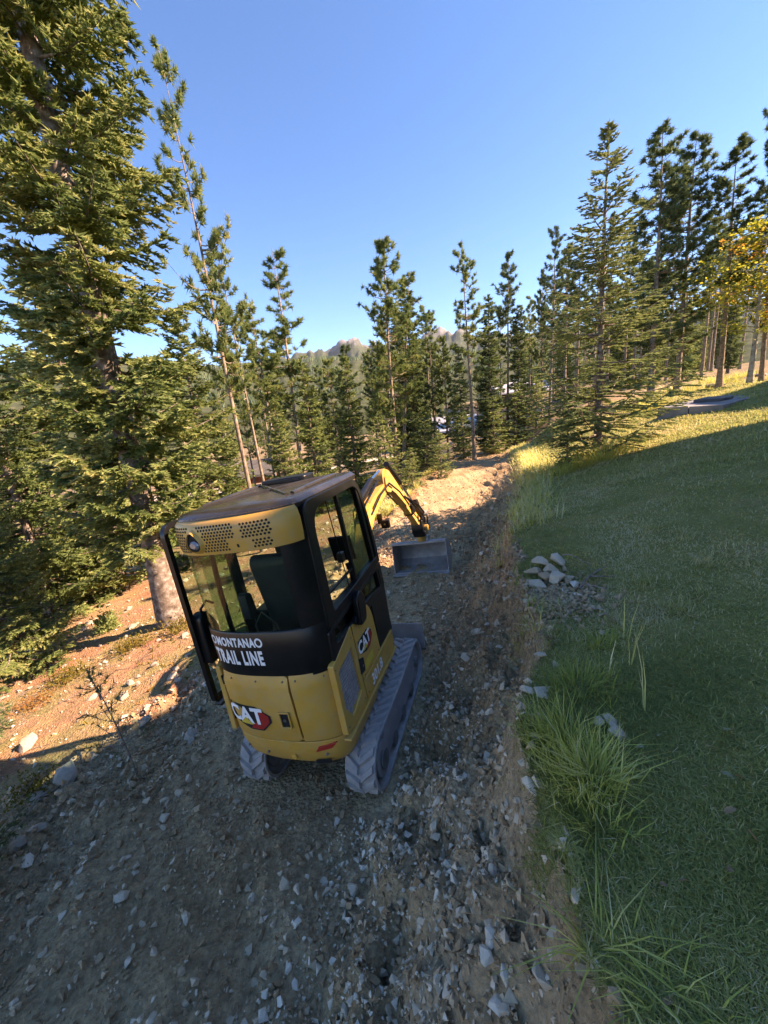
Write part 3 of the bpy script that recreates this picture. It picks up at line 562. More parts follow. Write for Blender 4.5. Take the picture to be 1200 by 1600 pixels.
by_pixel('pine_tree', FULLP[1], 15, (1058, 600), (1090, 205), 20.0, 'leaning dark pine, second right of the young spruce', rz=3.9, wide=1.15, lean=True)
by_pixel('pine_tree', PINES[4], 16, (1125, 590), (1156, 214), 19.0, 'dark open pine behind the autumn coloured tree', rz=2.3, wide=1.35, lean=True)
by_pixel('pine_tree', FULLP[1], 15, (1190, 590), (1228, 120), 18.0, 'dark pine cut by the right edge of the picture', rz=5.6, wide=0.75, lean=True)
by_pixel('pine_tree', PINES[5], 16, (1095, 595), (1110, 330), 27.0, 'thin dim pine between the two dark pines and the autumn tree', rz=0.5)
by_pixel('aspen_tree', ASPENS[0], 9, (1172, 590), (1186, 352), 17.0, 'yellow and orange autumn tree at the right edge', rz=0.4, wide=1.7)
by_pixel('aspen_tree', ASPENS[1], 9, (1215, 590), (1240, 300), 17.5, 'orange topped autumn tree mostly beyond the right edge', rz=2.4, wide=1.5)
# the young spruce on the lawn
YOUNG = spruce(403, 9.6, 2.9, 0.35, 27, 6, 0.12, 0.085, M['bluespruce'], M['bark_spruce'], droop=-0.02, twig_n=10, dens=1.5, prof=1.05, flat=0.10, upper=0.8, tipvar=0.22, name='youngspruce')
by_pixel('spruce_tree', YOUNG, 9.6, (934, 690), (951, 190), 8.6, 'young spruce with spiky leader and open tiered boughs beside the lawn', rz=0.9, wide=1.15, lean=True)
by_pixel('spruce_tree', SMALL[0], 3, (886, 715), (884, 615), 8.3, 'thin little spruce at the left foot of the young spruce', rz=0.2, wide=0.7)
for k, (pb, tp, y, lb) in enumerate([((645, 765), (640, 700), 14.5, 'small spruce sapling left of the trail, nearest the boom'), ((690, 752), (686, 672), 16.0, 'small bushy spruce left of the trail, right of the sapling'), ((605, 745), (604, 650), 18.0, 'small spruce in front of the big centre pine trunk'),
                                     ((668, 745), (662, 640), 19.0, 'small spruce between the centre pine and the trail'), ((805, 690), (803, 600), 24.0, 'little dark spruce at the far end of the trail'), ((725, 720), (722, 640), 22.0, 'little spruce at the foot of the tall tufted pine'),
                                     ((772, 705), (770, 620), 23.0, 'little spruce left of the far end of the trail'), ((838, 680), (836, 590), 24.0, 'little spruce right of the far end of the trail')]):
    by_pixel('spruce_sapling', SMALL[k % 2], 3, pb, tp, y, lb, None, rz=k * 1.1)
# the stand behind
def fits(x, y):
    t = x - float(xc(np.array(y))); return not (-2.2 < t < 2.5 and y < 30)
rg = np.random.default_rng(77); placed = []
spec = [('pine_tree', PINES[i], 'thin pine in the dense stand across the slope behind', 'background pines') for i in range(6)] + [('spruce_tree', SPRUCES[i], 'spruce in the dense stand across the slope behind', 'background spruces') for i in range(3)] + [('spruce_tree', NARROW, 'spruce in the dense stand across the slope behind', 'background spruces')]
tries = 0
while len(placed) < 160 and tries < 6000:
    tries += 1; y = 22 + 56 * rg.random() ** 1.25; a = rg.uniform(-0.80, 0.92); x = a * y
    if not fits(x, y) or any((x - p) ** 2 + (y - q) ** 2 < 3.2 for p, q in placed): continue
    if abs(y - (42 + 0.16 * (x + 30))) < 4.2 and x < 9: continue
    if abs(x - 9.5) < 6 and abs(y - 58) < 5 or abs(x - 24) < 6.5 and abs(y - 66) < 5.5 or abs(x + 12.5) < 4 and abs(y - 37) < 3.5: continue
    if -0.06 * y - 1.2 < x < -0.06 * y + 0.8 and 26 < y < 44: continue
    if a > 0.25 and y < 30: continue
    placed.append((x, y)); k = rg.integers(0, len(spec)); nm, pr, lb, gr = spec[k]
    s = rg.uniform(0.42, 0.74) if a < 0.3 else rg.uniform(0.6, 0.9)
    if -0.5 < a < -0.05 and s > 0.7: s *= 0.82
    tree(nm, pr, x, y, rg.uniform(0, 6.28), s, lb, gr)
# ------------------------------------------------------------------ mini excavator (local axes: x right, y forward, z up)
YEL = [(0.3, (0.56,0.265,0.038)), (0.55, (0.64,0.315,0.052)), (0.75, (0.68,0.355,0.075))]
M['yellow'] = worn('yellow_paint', YEL, 3.0, 0.36, 0, 0.06, 120.0, dust=0.36, dustcol=(0.40,0.30,0.19), coat=0.15)
M['black'] = worn('black_paint', [(0.3, (0.005,0.005,0.006)), (0.7, (0.010,0.010,0.010))], 4.0, 0.28, 0, 0.03, 90.0, dust=0.05, dustcol=(0.10,0.09,0.08), spec=0.35)
M['roofblack'] = worn('roof_black', [(0.3, (0.018,0.017,0.016)), (0.7, (0.035,0.032,0.028))], 5.0, 0.16, 0, 0.05, 90.0, dust=0.08, dustcol=(0.20,0.16,0.11))
M['armyellow'] = worn('dirty_yellow_paint', [(0.3, (0.36,0.19,0.030)), (0.55, (0.52,0.285,0.045)), (0.75, (0.56,0.33,0.08))], 5.0, 0.45, 0, 0.1, 120.0, dust=0.75, dustcol=(0.30,0.22,0.14))
M['hole'] = plain('dark_hole', (0.008, 0.008, 0.008), 0.9)
M['rubber'] = worn('dusty_rubber', [(0.3, (0.22,0.22,0.22)), (0.7, (0.34,0.335,0.325))], 8.0, 0.85, 0, 0.25, 60.0, dust=0.75, dustcol=(0.44,0.39,0.33), spec=0.25)
M['steel'] = worn('worn_steel', [(0.3, (0.10,0.10,0.10)), (0.7, (0.24,0.235,0.23))], 6.0, 0.55, 0.5, 0.15, 50.0, dust=0.55, dustcol=(0.30,0.26,0.22))
M['bucketsteel'] = worn('bucket_steel', [(0.3, (0.24,0.235,0.23)), (0.7, (0.42,0.41,0.40))], 6.0, 0.5, 0.35, 0.15, 50.0, dust=0.6, dustcol=(0.42,0.37,0.31))
M['greysteel'] = worn('track_frame_grey', [(0.3, (0.19,0.195,0.20)), (0.7, (0.28,0.28,0.28))], 6.0, 0.7, 0.1, 0.1, 50.0, dust=0.6, dustcol=(0.30,0.28,0.25))
M['chrome'] = plain('chrome_rod', (0.7, 0.7, 0.72), 0.15, 1.0)
M['white'] = plain('white_print', (0.78, 0.78, 0.76), 0.5)
M['red'] = plain('red_print', (0.42, 0.022, 0.018), 0.4)
M['redlens'] = plain('red_lens', (0.50, 0.035, 0.02), 0.15)
M['yprint'] = plain('yellow_print', (0.62, 0.42, 0.05), 0.5)
M['seat'] = worn('seat_vinyl', [(0.3, (0.018,0.019,0.024)), (0.7, (0.035,0.036,0.045))], 8.0, 0.55)
M['mesh'] = worn('grille_grey', [(0.3, (0.28,0.265,0.25)), (0.7, (0.42,0.40,0.38))], 20.0, 0.6, 0.3)
M['lens'] = plain('lamp_lens', (0.30, 0.31, 0.33), 0.08, 0.3)
M['glass'] = glass_mat('tinted_glass', (0.73, 0.83, 0.77))
M['glassdk'] = glass_mat('dark_glass', (0.55, 0.63, 0.58))

ex = empty('mini_excavator', (EXC[0], EXC[1], -0.005)); ex.rotation_mode = 'QUATERNION'
ex.rotation_quaternion = (Matrix.Rotation(YAW, 4, 'Z') @ Matrix.Rotation(LEAN, 4, 'Y')).to_quaternion()
tag(ex, 'yellow and black mini excavator on rubber tracks with closed black cab', 'excavator')

# --- tracks
def track(sx):
    xi, xo = (0.34, 0.575); zc, r = 0.225, 0.205; yr_, yf = -0.60, 0.58
    def loop(rad):
        P = []
        for k in range(13): a = math.radians(90 + 180*k/12); P.append((yr_ + rad*math.cos(a), zc + rad*math.sin(a)))
        for k in range(1, 9): P.append((yr_ + (yf-yr_)*k/9, zc - rad))
        for k in range(13): a = math.radians(-90 + 180*k/12); P.append((yf + rad*math.cos(a), zc + rad*math.sin(a)))
        for k in range(1, 9): u = k/9; P.append((yf + (yr_-yf)*u, zc + rad - 0.018*math.sin(u*math.pi)))
        return P
    X = lambda a: sx*a
    t = MB().ring(loop(r), loop(r-0.028), X(xi), X(xo), 0).build('track', M['rubber'], ex, 0.006)
    # tread lugs: two staggered chevron bars per pitch, one object each
    lug = {}
    for s in (-1, 1):
        b = MB(); w = 0.105; l = 0.034; h = 0.024; sk = 0.035*s
        V = [(-w/2,-l-sk,0),(w/2,-l+sk,0),(w/2,l+sk,0),(-w/2,l-sk,0),(-w/2*.86,-l*.62-sk,h),(w/2*.86,-l*.62+sk,h),(w/2*.86,l*.62+sk,h),(-w/2*.86,l*.62-sk,h)]
        b.add(V, [(0,3,2,1),(4,5,6,7),(0,1,5,4),(1,2,6,5),(2,3,7,6),(3,0,4,7)]); me = bpy.data.meshes.new('lug'); me.from_pydata(b.v, [], b.f); me.materials.append(M['rubber']); lug[s] = me
    P = loop(r); P = [Vector(p) for p in P]; seg = [(P[(i+1)%len(P)]-P[i]).length for i in range(len(P))]; tot = sum(seg); n = 35
    for k in range(n):
        for s in (-1, 1):
            d = (k + (0.5 if s > 0 else 0)) / n * tot; i = 0
            while d > seg[i]: d -= seg[i]; i += 1
            p = P[i] + (P[(i+1)%len(P)]-P[i])*(d/seg[i]); tg = (P[(i+1)%len(P)]-P[i]).normalized(); nr = Vector((tg.y, -tg.x))
            if nr.dot(p - Vector((min(max(p.x, yr_), yf), zc))) < 0: nr = -nr
            o = link('tread_lug', lug[s], t); yax = Vector((0, tg.x, tg.y)); zax = Vector((0, nr.x, nr.y)); xax = yax.cross(zax)
            cx = X((xi+xo)/2 + s*sx*0.056) if False else X((xi+xo)/2) + s*0.056
            Mx = Matrix(((xax.x,yax.x,zax.x,cx),(xax.y,yax.y,zax.y,p.x-nr.x*0.003),(xax.z,yax.z,zax.z,p.y-nr.y*0.003),(0,0,0,1))); o.matrix_local = Mx
    xm0, xm1 = X(0.385), X(0.555)
    MB().prism(round_poly([(-0.50,0.13),(0.50,0.13),(0.53,0.33),(0.42,0.375),(-0.42,0.375),(-0.52,0.30)], 0.03), xm0, xm1, 0).build('track_frame', M['greysteel'], ex, 0.006)
    sp = MB().cyl((X(0.37), yr_, zc), (X(0.565), yr_, zc), 0.125, 20).build('sprocket', M['greysteel'], ex, 0.006)
    tb = MB()
    for k in range(11):
        a = 2*math.pi*k/11; c, s_ = math.cos(a), math.sin(a); q = [(0.12,-0.022),(0.172,-0.012),(0.172,0.012),(0.12,0.022)]
        tb.prism([(yr_+u*c-v*s_, zc+u*s_+v*c) for u,v in q], X(0.43), X(0.49), 0)
    tb.build('tooth_ring', M['greysteel'], sp)
    MB().cyl((X(0.566), yr_, zc), (X(0.585), yr_, zc), 0.07, 16).build('hub', M['steel'], sp, 0.005)
    idl = MB().cyl((X(0.40), yf, zc), (X(0.54), yf, zc), 0.168, 22).build('idler_wheel', M['greysteel'], ex, 0.01); MB().cyl((X(0.54), yf, zc), (X(0.57), yf, zc), 0.05, 12).build('hub', M['steel'], idl)
    for y in (-0.30, 0.0, 0.30): MB().cyl((X(0.39), y, 0.115), (X(0.56), y, 0.115), 0.062, 14).build('roller', M['steel'], ex, 0.005)
track(1); track(-1)
MB().box(-0.40, 0.40, -0.34, 0.34, 0.20, 0.40).build('carriage', M['greysteel'], ex, 0.02)
MB().cyl((0, 0, 0.39), (0, 0, 0.52), 0.30, 28).build('slew_ring', M['greysteel'], ex, 0.01)
# --- dozer blade
bl = MB().prism([(0.93,0.14),(0.97,0.13),(1.00,0.22),(1.005,0.32),(0.985,0.43),(0.96,0.44),(0.945,0.32)], -0.57, 0.57, 0).build('dozer_blade', M['bucketsteel'], ex, 0.006)
for s in (-1, 1): MB().prism([(0.36,0.22),(0.95,0.17),(0.95,0.27),(0.36,0.33)], s*0.26-0.035, s*0.26+0.035, 0).build('blade_arm', M['greysteel'], bl, 0.006)
MB().box(-0.57, 0.57, 0.965, 0.995, 0.10, 0.16).build('cutting_edge', M['steel'], bl, 0.003)

# --- upper structure: plan outline with a rounded tail
W, YS, DEP, EXPN = 0.47, -0.70, 0.22, 2.6
def yrear(x, off=0.0, w=W): return YS - (DEP + off) * max(0.0, 1 - abs(x / (w + off)) ** EXPN) ** (1 / EXPN)
def tail(off=0.0, n=28, yfront=0.30, w=W):
    P = [(w + off, yfront)]
    for k in range(n + 1):
        a = math.pi * k / n; c = math.cos(a); x = (w + off) * (abs(c) ** (2 / EXPN)) * (1 if c > 0 else -1); P.append((x, YS - (DEP + off) * abs(math.sin(a)) ** (2 / EXPN)))
    return P + [(-(w + off), yfront)]
def shell(levels, yfront, n=28, capt=True, capb=True):          # levels: (z, offset)
    b = MB(); rows = [[(x, y, z) for x, y in tail(o, n, yfront)] for z, o in levels]; m = len(rows[0]); V = [p for r in rows for p in r]
    F = [(i*m+j, i*m+(j+1)%m, (i+1)*m+(j+1)%m, (i+1)*m+j) for i in range(len(rows)-1) for j in range(m)]
    if capb: F.append(tuple(range(m))[::-1])
    if capt: F.append(tuple((len(rows)-1)*m+j for j in range(m)))
    return b.add(V, F)
def wrap(x, z, off):                                            # a point on the rounded tail surface, off metres proud of it
    e = 1e-3; t = Vector((2*e, yrear(x+e) - yrear(x-e))).normalized(); n = Vector((t.y, -t.x)); 
    return (x + n.x*off, yrear(x) + n.y*off, z)
def wrap_patch(poly_fn, x0, x1, nx, off, thick, edge=None):
    """raised sheet on the tail from x0 to x1; poly_fn(x) -> list of (z, extra offset) from bottom to top"""
    b = MB(); xs = [x0 + (x1-x0)*i/nx for i in range(nx+1)]; rows = [[wrap(x, z, off + o) for z, o in poly_fn(x)] for x in xs]; m = len(rows[0])
    back = [[wrap(x, z, off - thick) for z, o in poly_fn(x)] for x in xs]; V = [p for r in rows for p in r] + [p for r in back for p in r]; N = len(rows)*m; F = []
    for i in range(nx):
        for j in range(m-1): F += [(i*m+j, (i+1)*m+j, (i+1)*m+j+1, i*m+j+1), (N+i*m+j, N+i*m+j+1, N+(i+1)*m+j+1, N+(i+1)*m+j)]
        F += [(i*m, N+i*m, N+(i+1)*m, (i+1)*m), (i*m+m-1, (i+1)*m+m-1, N+(i+1)*m+m-1, N+i*m+m-1)]
    for i in (0, nx):
        for j in range(m-1): F.append((i*m+j, i*m+j+1, N+i*m+j+1, N+i*m+j))
    return b.add(V, F)
def flat_text(s, size, off=0.0, sx=1.0, sp=1.0):
    cu = bpy.data.curves.new('print', 'FONT'); cu.body = s; cu.size = size; cu.offset = off; cu.align_x = 'CENTER'; cu.resolution_u = 3; cu.space_character = sp
    o = bpy.data.objects.new('print', cu); COL.objects.link(o); bpy.context.view_layer.update()
    me = bpy.data.meshes.new_from_object(o.evaluated_get(bpy.context.evaluated_depsgraph_get())); bpy.data.objects.remove(o)
    V = [(v.co.x*sx, v.co.y) for v in me.vertices]; F = [tuple(p.vertices) for p in me.polygons]; bpy.data.meshes.remove(me); return V, F
def printed(name, VF, fn, mat, parent):
    V, F = VF; b = MB(); b.add([fn(u, v) for u, v in V], F); me = bpy.data.meshes.new(name); me.from_pydata(b.v, [], b.f); me.materials.append(mat); return link(name, me, parent)
def dense(poly, step=0.012):                                    # polygon as a fan-free triangulated patch for wrapping
    out = []
    for i in range(len(poly)):
        a, b = poly[i], poly[(i+1) % len(poly)]; k = max(1, int(math.dist(a, b)/step))
        out += [(a[0]+(b[0]-a[0])*j/k, a[1]+(b[1]-a[1])*j/k) for j in range(k)]
    c = (sum(p[0] for p in poly)/len(poly), sum(p[1] for p in poly)/len(poly)); return [c] + out, [(0, i+1, (i+1) % len(out)+1) for i in range(len(out))]

cw = shell([(0.37, -0.16), (0.40, -0.07), (0.47, -0.02), (0.58, 0.004), (0.635, 0.004)], -0.25).build('counterweight', M['yellow'], ex, 0.006)
shell([(0.64, -0.012), (1.12, -0.012), (1.17, -0.03)], -0.25).build('tail_body', M['yellow'], ex)
MB().box(-0.455, 0.455, -0.25, 0.30, 0.50, 0.66).build('deck', M['yellow'], ex, 0.01)
# engine cover with a chamfered top lip
def cover(x):
    e = min((x+0.435)/0.03, (0.165-x)/0.03, 1); r = 0.022*(1-max(0, e))
    return [(0.645+r, -0.004), (0.655+r, 0.0), (0.85, 0.006), (1.06, 0.008), (1.085, 0.0), (1.15-r, -0.012), (1.158-r, -0.016)]
cov = wrap_patch(cover, -0.435, 0.165, 26, 0.012, 0.02).build('engine_cover', M['yellow'], ex, smooth=True)
def quarter(x): return [(0.645, -0.004), (0.655, 0.0), (0.85, 0.003), (1.06, 0.003), (1.085, -0.002), (1.15, -0.014), (1.158, -0.018)]
wrap_patch(quarter, 0.178, 0.455, 16, 0.010, 0.02).build('rear_corner_panel', M['yellow'], ex, smooth=True)
# latch recess with keyhole
la = printed('latch', dense(rrect(0.055, 0.115, 0.775, 0.88, 0.008)), lambda u, v: wrap(u, v, 0.0215), M['hole'], cov)
MB().cyl(wrap(0.083, 0.83, 0.0215), wrap(0.083, 0.83, 0.030), 0.013, 14).build('key_cylinder', M['chrome'], la)
b = MB()
for (u0, u1, v0, v1) in ((0.040,0.055,0.765,0.892),(0.115,0.125,0.765,0.892),(0.040,0.125,0.880,0.892),(0.040,0.125,0.765,0.775)):
    p = [wrap(u0,v0,0.019), wrap(u1,v0,0.019), wrap(u1,v1,0.019), wrap(u0,v1,0.019)]; q = [wrap(u0,v0,0.031), wrap(u1,v0,0.031), wrap(u1,v1,0.031), wrap(u0,v1,0.031)]
    b.add(p+q, [(0,3,2,1),(4,5,6,7),(0,1,5,4),(1,2,6,5),(2,3,7,6),(3,0,4,7)])
b.build('latch_rim', M['yellow'], la, 0.003)
# maker's badge: black hexagon plate, red point, white letters, yellow wedge
def badge(parent, fn, s=1.0):
    bd = printed('badge', dense([(-0.185*s,0.085*s),(0.055*s,0.085*s),(0.165*s,0.02*s),(0.165*s,-0.03*s),(0.085*s,-0.10*s),(-0.03*s,-0.10*s),(-0.165*s,-0.055*s)]), lambda u, v: fn(u, v, 0.0), M['hole'], parent)
    printed('red_point', dense([(0.062*s,0.075*s),(0.150*s,0.018*s),(0.150*s,-0.028*s),(0.080*s,-0.090*s),(-0.02*s,-0.090*s),(0.0*s,-0.062*s),(0.060*s,-0.062*s),(0.092*s,-0.02*s),(0.092*s,0.012*s),(0.045*s,0.06*s)]), lambda u, v: fn(u, v, 0.0012), M['red'], bd)
    V, F = flat_text('CAT', 0.165*s, 0.006*s, 0.95); printed('letters', (V, F), lambda u, v: fn(u - 0.048*s, v - 0.045*s, 0.0030), M['white'], bd)
    printed('wedge', dense([(-0.105*s,-0.060*s),(-0.047*s,-0.005*s),(0.012*s,-0.060*s)], 0.02), lambda u, v: fn(u, v, 0.0042), M['yprint'], bd)
    return bd
badge(cov, lambda u, v, o: wrap(-0.200 + u*0.98, 0.83 + v, 0.0215 + o), 1.04)
for zz in (0.72, 1.02): MB().tube([wrap(-0.428, zz, 0.022), wrap(-0.428, zz + 0.07, 0.022)], 0.010, 8).build('hinge', M['black'], cov, smooth=True)
for xx in (-0.30, -0.08, 0.13): MB().cyl(wrap(xx, 1.115, 0.005), wrap(xx, 1.115, 0.013), 0.006, 8).build('bolt', M['steel'], cov)
for xx in (0.22, 0.40): MB().cyl(wrap(xx, 1.115, 0.003), wrap(xx, 1.115, 0.011), 0.006, 8).build('bolt', M['steel'], cov)
for xx in (-0.36, -0.16, 0.30): MB().cyl(wrap(xx, 0.52, -0.01), wrap(xx, 0.52, 0.002), 0.009, 8).build('bolt', M['steel'], cw)
# red reflector and tow eye on the counterweight
rf = MB(); pr = [(0.235,0.560),(0.262,0.598),(0.385,0.612),(0.345,0.575)]
rf.add([wrap(u, v, 0.004) for u, v in pr] + [wrap(u, v, 0.016) for u, v in pr], [(0,3,2,1),(4,5,6,7),(0,1,5,4),(1,2,6,5),(2,3,7,6),(3,0,4,7)]).build('reflector', M['redlens'], cw, 0.003)
MB().cyl(wrap(0.05, 0.50, -0.03), wrap(0.05, 0.50, 0.0), 0.022, 14).build('plug', M['yellow'], cw, 0.003)
printed('tow_slot', dense(rrect(0.20, 0.315, 0.43, 0.475, 0.018)), lambda u, v: (wrap(u, v, 0.0)[0], wrap(u, v, -0.012 - 0.25*max(0, 0.47 - v))[1] , v), M['hole'], cw)

# --- right-hand side panels (outer face x = 0.485)
X0, X1 = 0.440, 0.485
gp = [(-0.545,1.135),(-0.795,1.10),(-0.815,0.84),(-0.735,0.715),(-0.535,0.765)]
op = [(-0.49,1.265),(-0.845,1.175),(-0.86,0.66),(-0.73,0.635),(-0.485,0.64)]
sp_ = MB().ring(op, gp, X0, X1, 0).build('side_panel', M['yellow'], ex, 0.008)
gr = MB().prism(gp, 0.445, 0.452, 0).build('grille', M['hole'], sp_)
sm = None
for k in range(16):                                              # louvre slats, clipped to the opening
    z = 0.728 + k*0.027; ys = []
    for i in range(5):
        (a, b_), (c, d) = gp[i], gp[(i+1) % 5]
        if (b_ - z)*(d - z) < 0: ys.append(a + (c-a)*(z-b_)/(d-b_))
    if len(ys) == 2: MB().box(0.448, 0.470, min(ys)+0.004, max(ys)-0.004, z-0.0075, z+0.0075).build('slat', M['mesh'], gr)
for y in (-0.77, -0.71, -0.65, -0.59): 
    MB().box(0.462, 0.468, y-0.002, y+0.002, 0.80, 1.09).build('wire', M['mesh'], gr)
pb = MB().prism(round_poly([(-0.472,0.80),(-0.055,0.785),(-0.075,1.17),(-0.15,1.27),(-0.27,1.285),(-0.355,1.22),(-0.472,1.26)], [0.01,0.01,0.06,0.06,0.06,0.05,0.02]), X0, X1, 0).build('tank_panel', M['yellow'], ex, 0.008)
pc = MB().prism(round_poly([(-0.472,0.635),(0.285,0.60),(0.285,0.775),(-0.472,0.788)], 0.012), X0, X1, 0).build('lower_panel', M['yellow'], ex, 0.006)
MB().prism(round_poly([(-0.045,0.79),(0.30,0.785),(0.335,1.18),(-0.04,1.20)], 0.02), X0, X1-0.004, 0).build('front_side_panel', M['black'], ex, 0.006)
MB().prism([(-0.86,0.615),(0.29,0.575),(0.29,0.595),(-0.86,0.632)], X0, X1+0.012, 0).build('sill', M['yellow'], ex, 0.004)
MB().box(X0, X1-0.01, -0.487, -0.472, 0.65, 1.25).build('panel_gap', M['hole'], ex)
side = lambda y0, z0: (lambda u, v, o: (X1 + 0.0015 + o, y0 + u, z0 + v + 0.0))
badge(pb, (lambda u, v, o: (X1 + 0.002 + o, -0.30 + u*1.0, 1.03 + v*1.0)), 0.80)
printed('warning_label', dense(rrect(-0.40, -0.22, 0.835, 0.90, 0.006)), lambda u, v: (X1 + 0.0015, u, v), M['yprint'], pb)
V, F = flat_text('301.8', 0.125, 0.004, 0.95); printed('model_number', (V, F), lambda u, v: (X1 + 0.0015, -0.21 + u, 0.650 + v), M['white'], pc)
for yy, zz in ((-0.83,0.70),(-0.52,0.68),(-0.53,1.19),(-0.83,1.14),(-0.44,0.82),(-0.10,0.81),(-0.44,0.67),(0.25,0.64),(0.25,0.75)): MB().cyl((X1-0.005, yy, zz), (X1+0.004, yy, zz), 0.006, 8).build('bolt', M['steel'], ex)
la2 = MB().prism(round_poly([(-0.50,0.86),(-0.42,0.845),(-0.405,0.95),(-0.49,0.985)], 0.012), X1-0.02, X1+0.004, 0).build('latch', M['hole'], sp_, 0.003)
MB().cyl((X1, -0.455, 0.91), (X1+0.011, -0.455, 0.91), 0.012, 12).build('key_cylinder', M['chrome'], la2)
MB().cyl((X1-0.01, -0.40, 1.255), (X1+0.02, -0.40, 1.255), 0.032, 16).build('filler_cap', M['black'], ex, 0.006)

# --- left-hand side below the door
MB().prism([(-0.86,0.64),(0.285,0.60),(0.285,0.70),(-0.30,0.72),(-0.34,1.16),(-0.84,1.16)], -X1, -X0, 0).build('left_side_panel', M['yellow'], ex, 0.008)
# --- cab
band = wrap_patch(lambda x: [(1.155, 0.0), (1.165, 0.006), (1.30, 0.006), (1.47, 0.006), (1.48, 0.0)], -0.462, 0.462, 40, 0.004, 0.012).build('rear_band', M['black'], ex, smooth=True)
V, F = flat_text('MONTANA', 0.088, 0.004, 0.80, 1.12); printed('lettering', (V, F), lambda u, v: wrap(-0.160 + u*0.86, 1.380 + v, 0.0125), M['white'], band)
V, F = flat_text('TRAIL LINE', 0.140, 0.006, 0.54, 1.16); printed('lettering', (V, F), lambda u, v: wrap(-0.165 + u*0.98, 1.248 + v, 0.0125), M['white'], band)
for cx in (-0.362, 0.037):
    ro = [(cx + 0.030*math.cos(a*math.pi/12), 1.410 + 0.034*math.sin(a*math.pi/12)) for a in range(24)]; ri = [(cx + 0.018*math.cos(a*math.pi/12), 1.410 + 0.021*math.sin(a*math.pi/12)) for a in range(24)]
    printed('ring_mark', (ro + ri, [(i, (i+1) % 24, 24+(i+1) % 24, 24+i) for i in range(24)]), lambda u, v: wrap(u, v, 0.0125), M['white'], band)
# rear glass and its black surround
wrap_patch(lambda x: [(1.475, 0), (1.65, 0), (1.85, 0), (2.06, 0)], -0.455, 0.36, 30, 0.0, 0.006).build('rear_glass', M['glass'], ex, smooth=True)
def post(x): return [(1.14, 0.0), (1.5, 0.004), (1.8, 0.004), (2.08, 0.0)]
wrap_patch(post, 0.345, 0.466, 8, 0.004, 0.02).build('rear_pillar', M['black'], ex, smooth=True)
for yy in (-0.60, -0.42): MB().tube([(-0.462, yy, 1.16), (-0.466, yy, 1.6), (-0.458, yy+0.02, 2.08)], 0.019, 8).build('left_post', M['black'], ex, smooth=True)
MB().box(-0.466, -0.458, -0.70, -0.43, 1.18, 2.06).build('left_rear_glass', M['glass'], ex)
# right side frame: upper window, belt, lower window
fo = round_poly([(-0.775,1.395),(0.345,1.435),(0.315,1.78),(0.205,2.245),(-0.745,2.255)], [0.03,0.02,0.3,0.16,0.10], 6)
fi = round_poly([(-0.655,1.475),(0.285,1.500),(0.262,1.77),(0.165,2.185),(-0.645,2.185)], [0.03,0.03,0.3,0.12,0.17], 6)
fr_ = MB().ring(fo, fi, 0.425, 0.484, 0).build('cab_side_frame', M['black'], ex, 0.008)
lo = round_poly([(-0.80,1.17),(-0.03,1.185),(0.345,1.18),(0.347,1.428),(-0.785,1.388)], [0.02,0.02,0.02,0.02,0.02])
li = round_poly([(-0.72,1.265),(-0.03,1.265),(0.265,1.225),(0.27,1.392),(-0.715,1.362)], [0.03,0.03,0.03,0.03,0.03])
MB().ring(lo, li, 0.427, 0.480, 0).build('lower_side_frame', M['black'], ex, 0.006)
MB().prism(li, 0.452, 0.457, 0).build('lower_side_glass', M['glassdk'], ex)
# sliding window: front pane fixed, rear pane open
MB().prism(round_poly([(-0.17,1.48),(0.285,1.505),(0.262,1.77),(0.165,2.18),(-0.20,2.185)], [0.01,0.02,0.3,0.12,0.01], 6), 0.452, 0.457, 0).build('side_glass', M['glass'], ex)
MB().prism([(-0.195,1.47),(-0.165,1.47),(-0.195,2.19),(-0.225,2.19)], 0.440, 0.470, 0).build('window_bar', M['black'], ex, 0.003)
MB().box(0.445, 0.463, -0.655, -0.19, 1.585, 1.598).build('guard_wire', M['black'], ex)
MB().tube([(0.455, -0.31, 1.47), (0.455, -0.38, 2.18)], 0.004, 6).build('guard_wire', M['black'], ex)
MB().box(0.43, 0.475, -0.36, -0.30, 1.70, 1.775).build('window_catch', M['black'], ex, 0.008)
MB().prism(round_poly([(-0.40,1.20),(-0.27,1.20),(-0.22,1.37),(-0.29,1.46),(-0.37,1.43)], 0.04), 0.478, 0.53, 0).build('side_mirror', M['black'], ex, 0.015)
# front and left frames
ff = round_poly([(-0.475,0.70),(0.475,0.70),(0.475,2.23),(-0.475,2.23)], 0.08, 5); fn_ = round_poly([(-0.425,0.78),(0.425,0.78),(0.425,2.15),(-0.425,2.15)], 0.06, 5)
def lean_y(z): return 0.335 - 0.30*max(0, z-1.55)**1.5
b = MB().ring(ff, fn_, 0.0, 0.05, 1); b.v = [(x, y + lean_y(z) - 0.05, z) for x, y, z in b.v]; b.build('front_frame', M['black'], ex, 0.008)
b = MB(); b.grid([[(x, lean_y(z) - 0.03, z) for x in (-0.43, 0.43)] for z in (0.77, 1.2, 1.55, 1.7, 1.85, 2.0, 2.16)]); b.build('front_glass', M['glass'], ex, thick=0.005)
dfo = round_poly([(-0.42,0.68),(0.335,0.68),(0.335,1.6),(0.20,2.245),(-0.42,2.245)], [0.05,0.05,0.3,0.15,0.05], 6); dfi = round_poly([(-0.36,0.74),(0.285,0.74),(0.285,1.6),(0.15,2.185),(-0.36,2.185)], [0.05,0.05,0.3,0.12,0.05], 6)
MB().ring(dfo, dfi, -0.482, -0.432, 0).build('door_frame', M['black'], ex, 0.008)
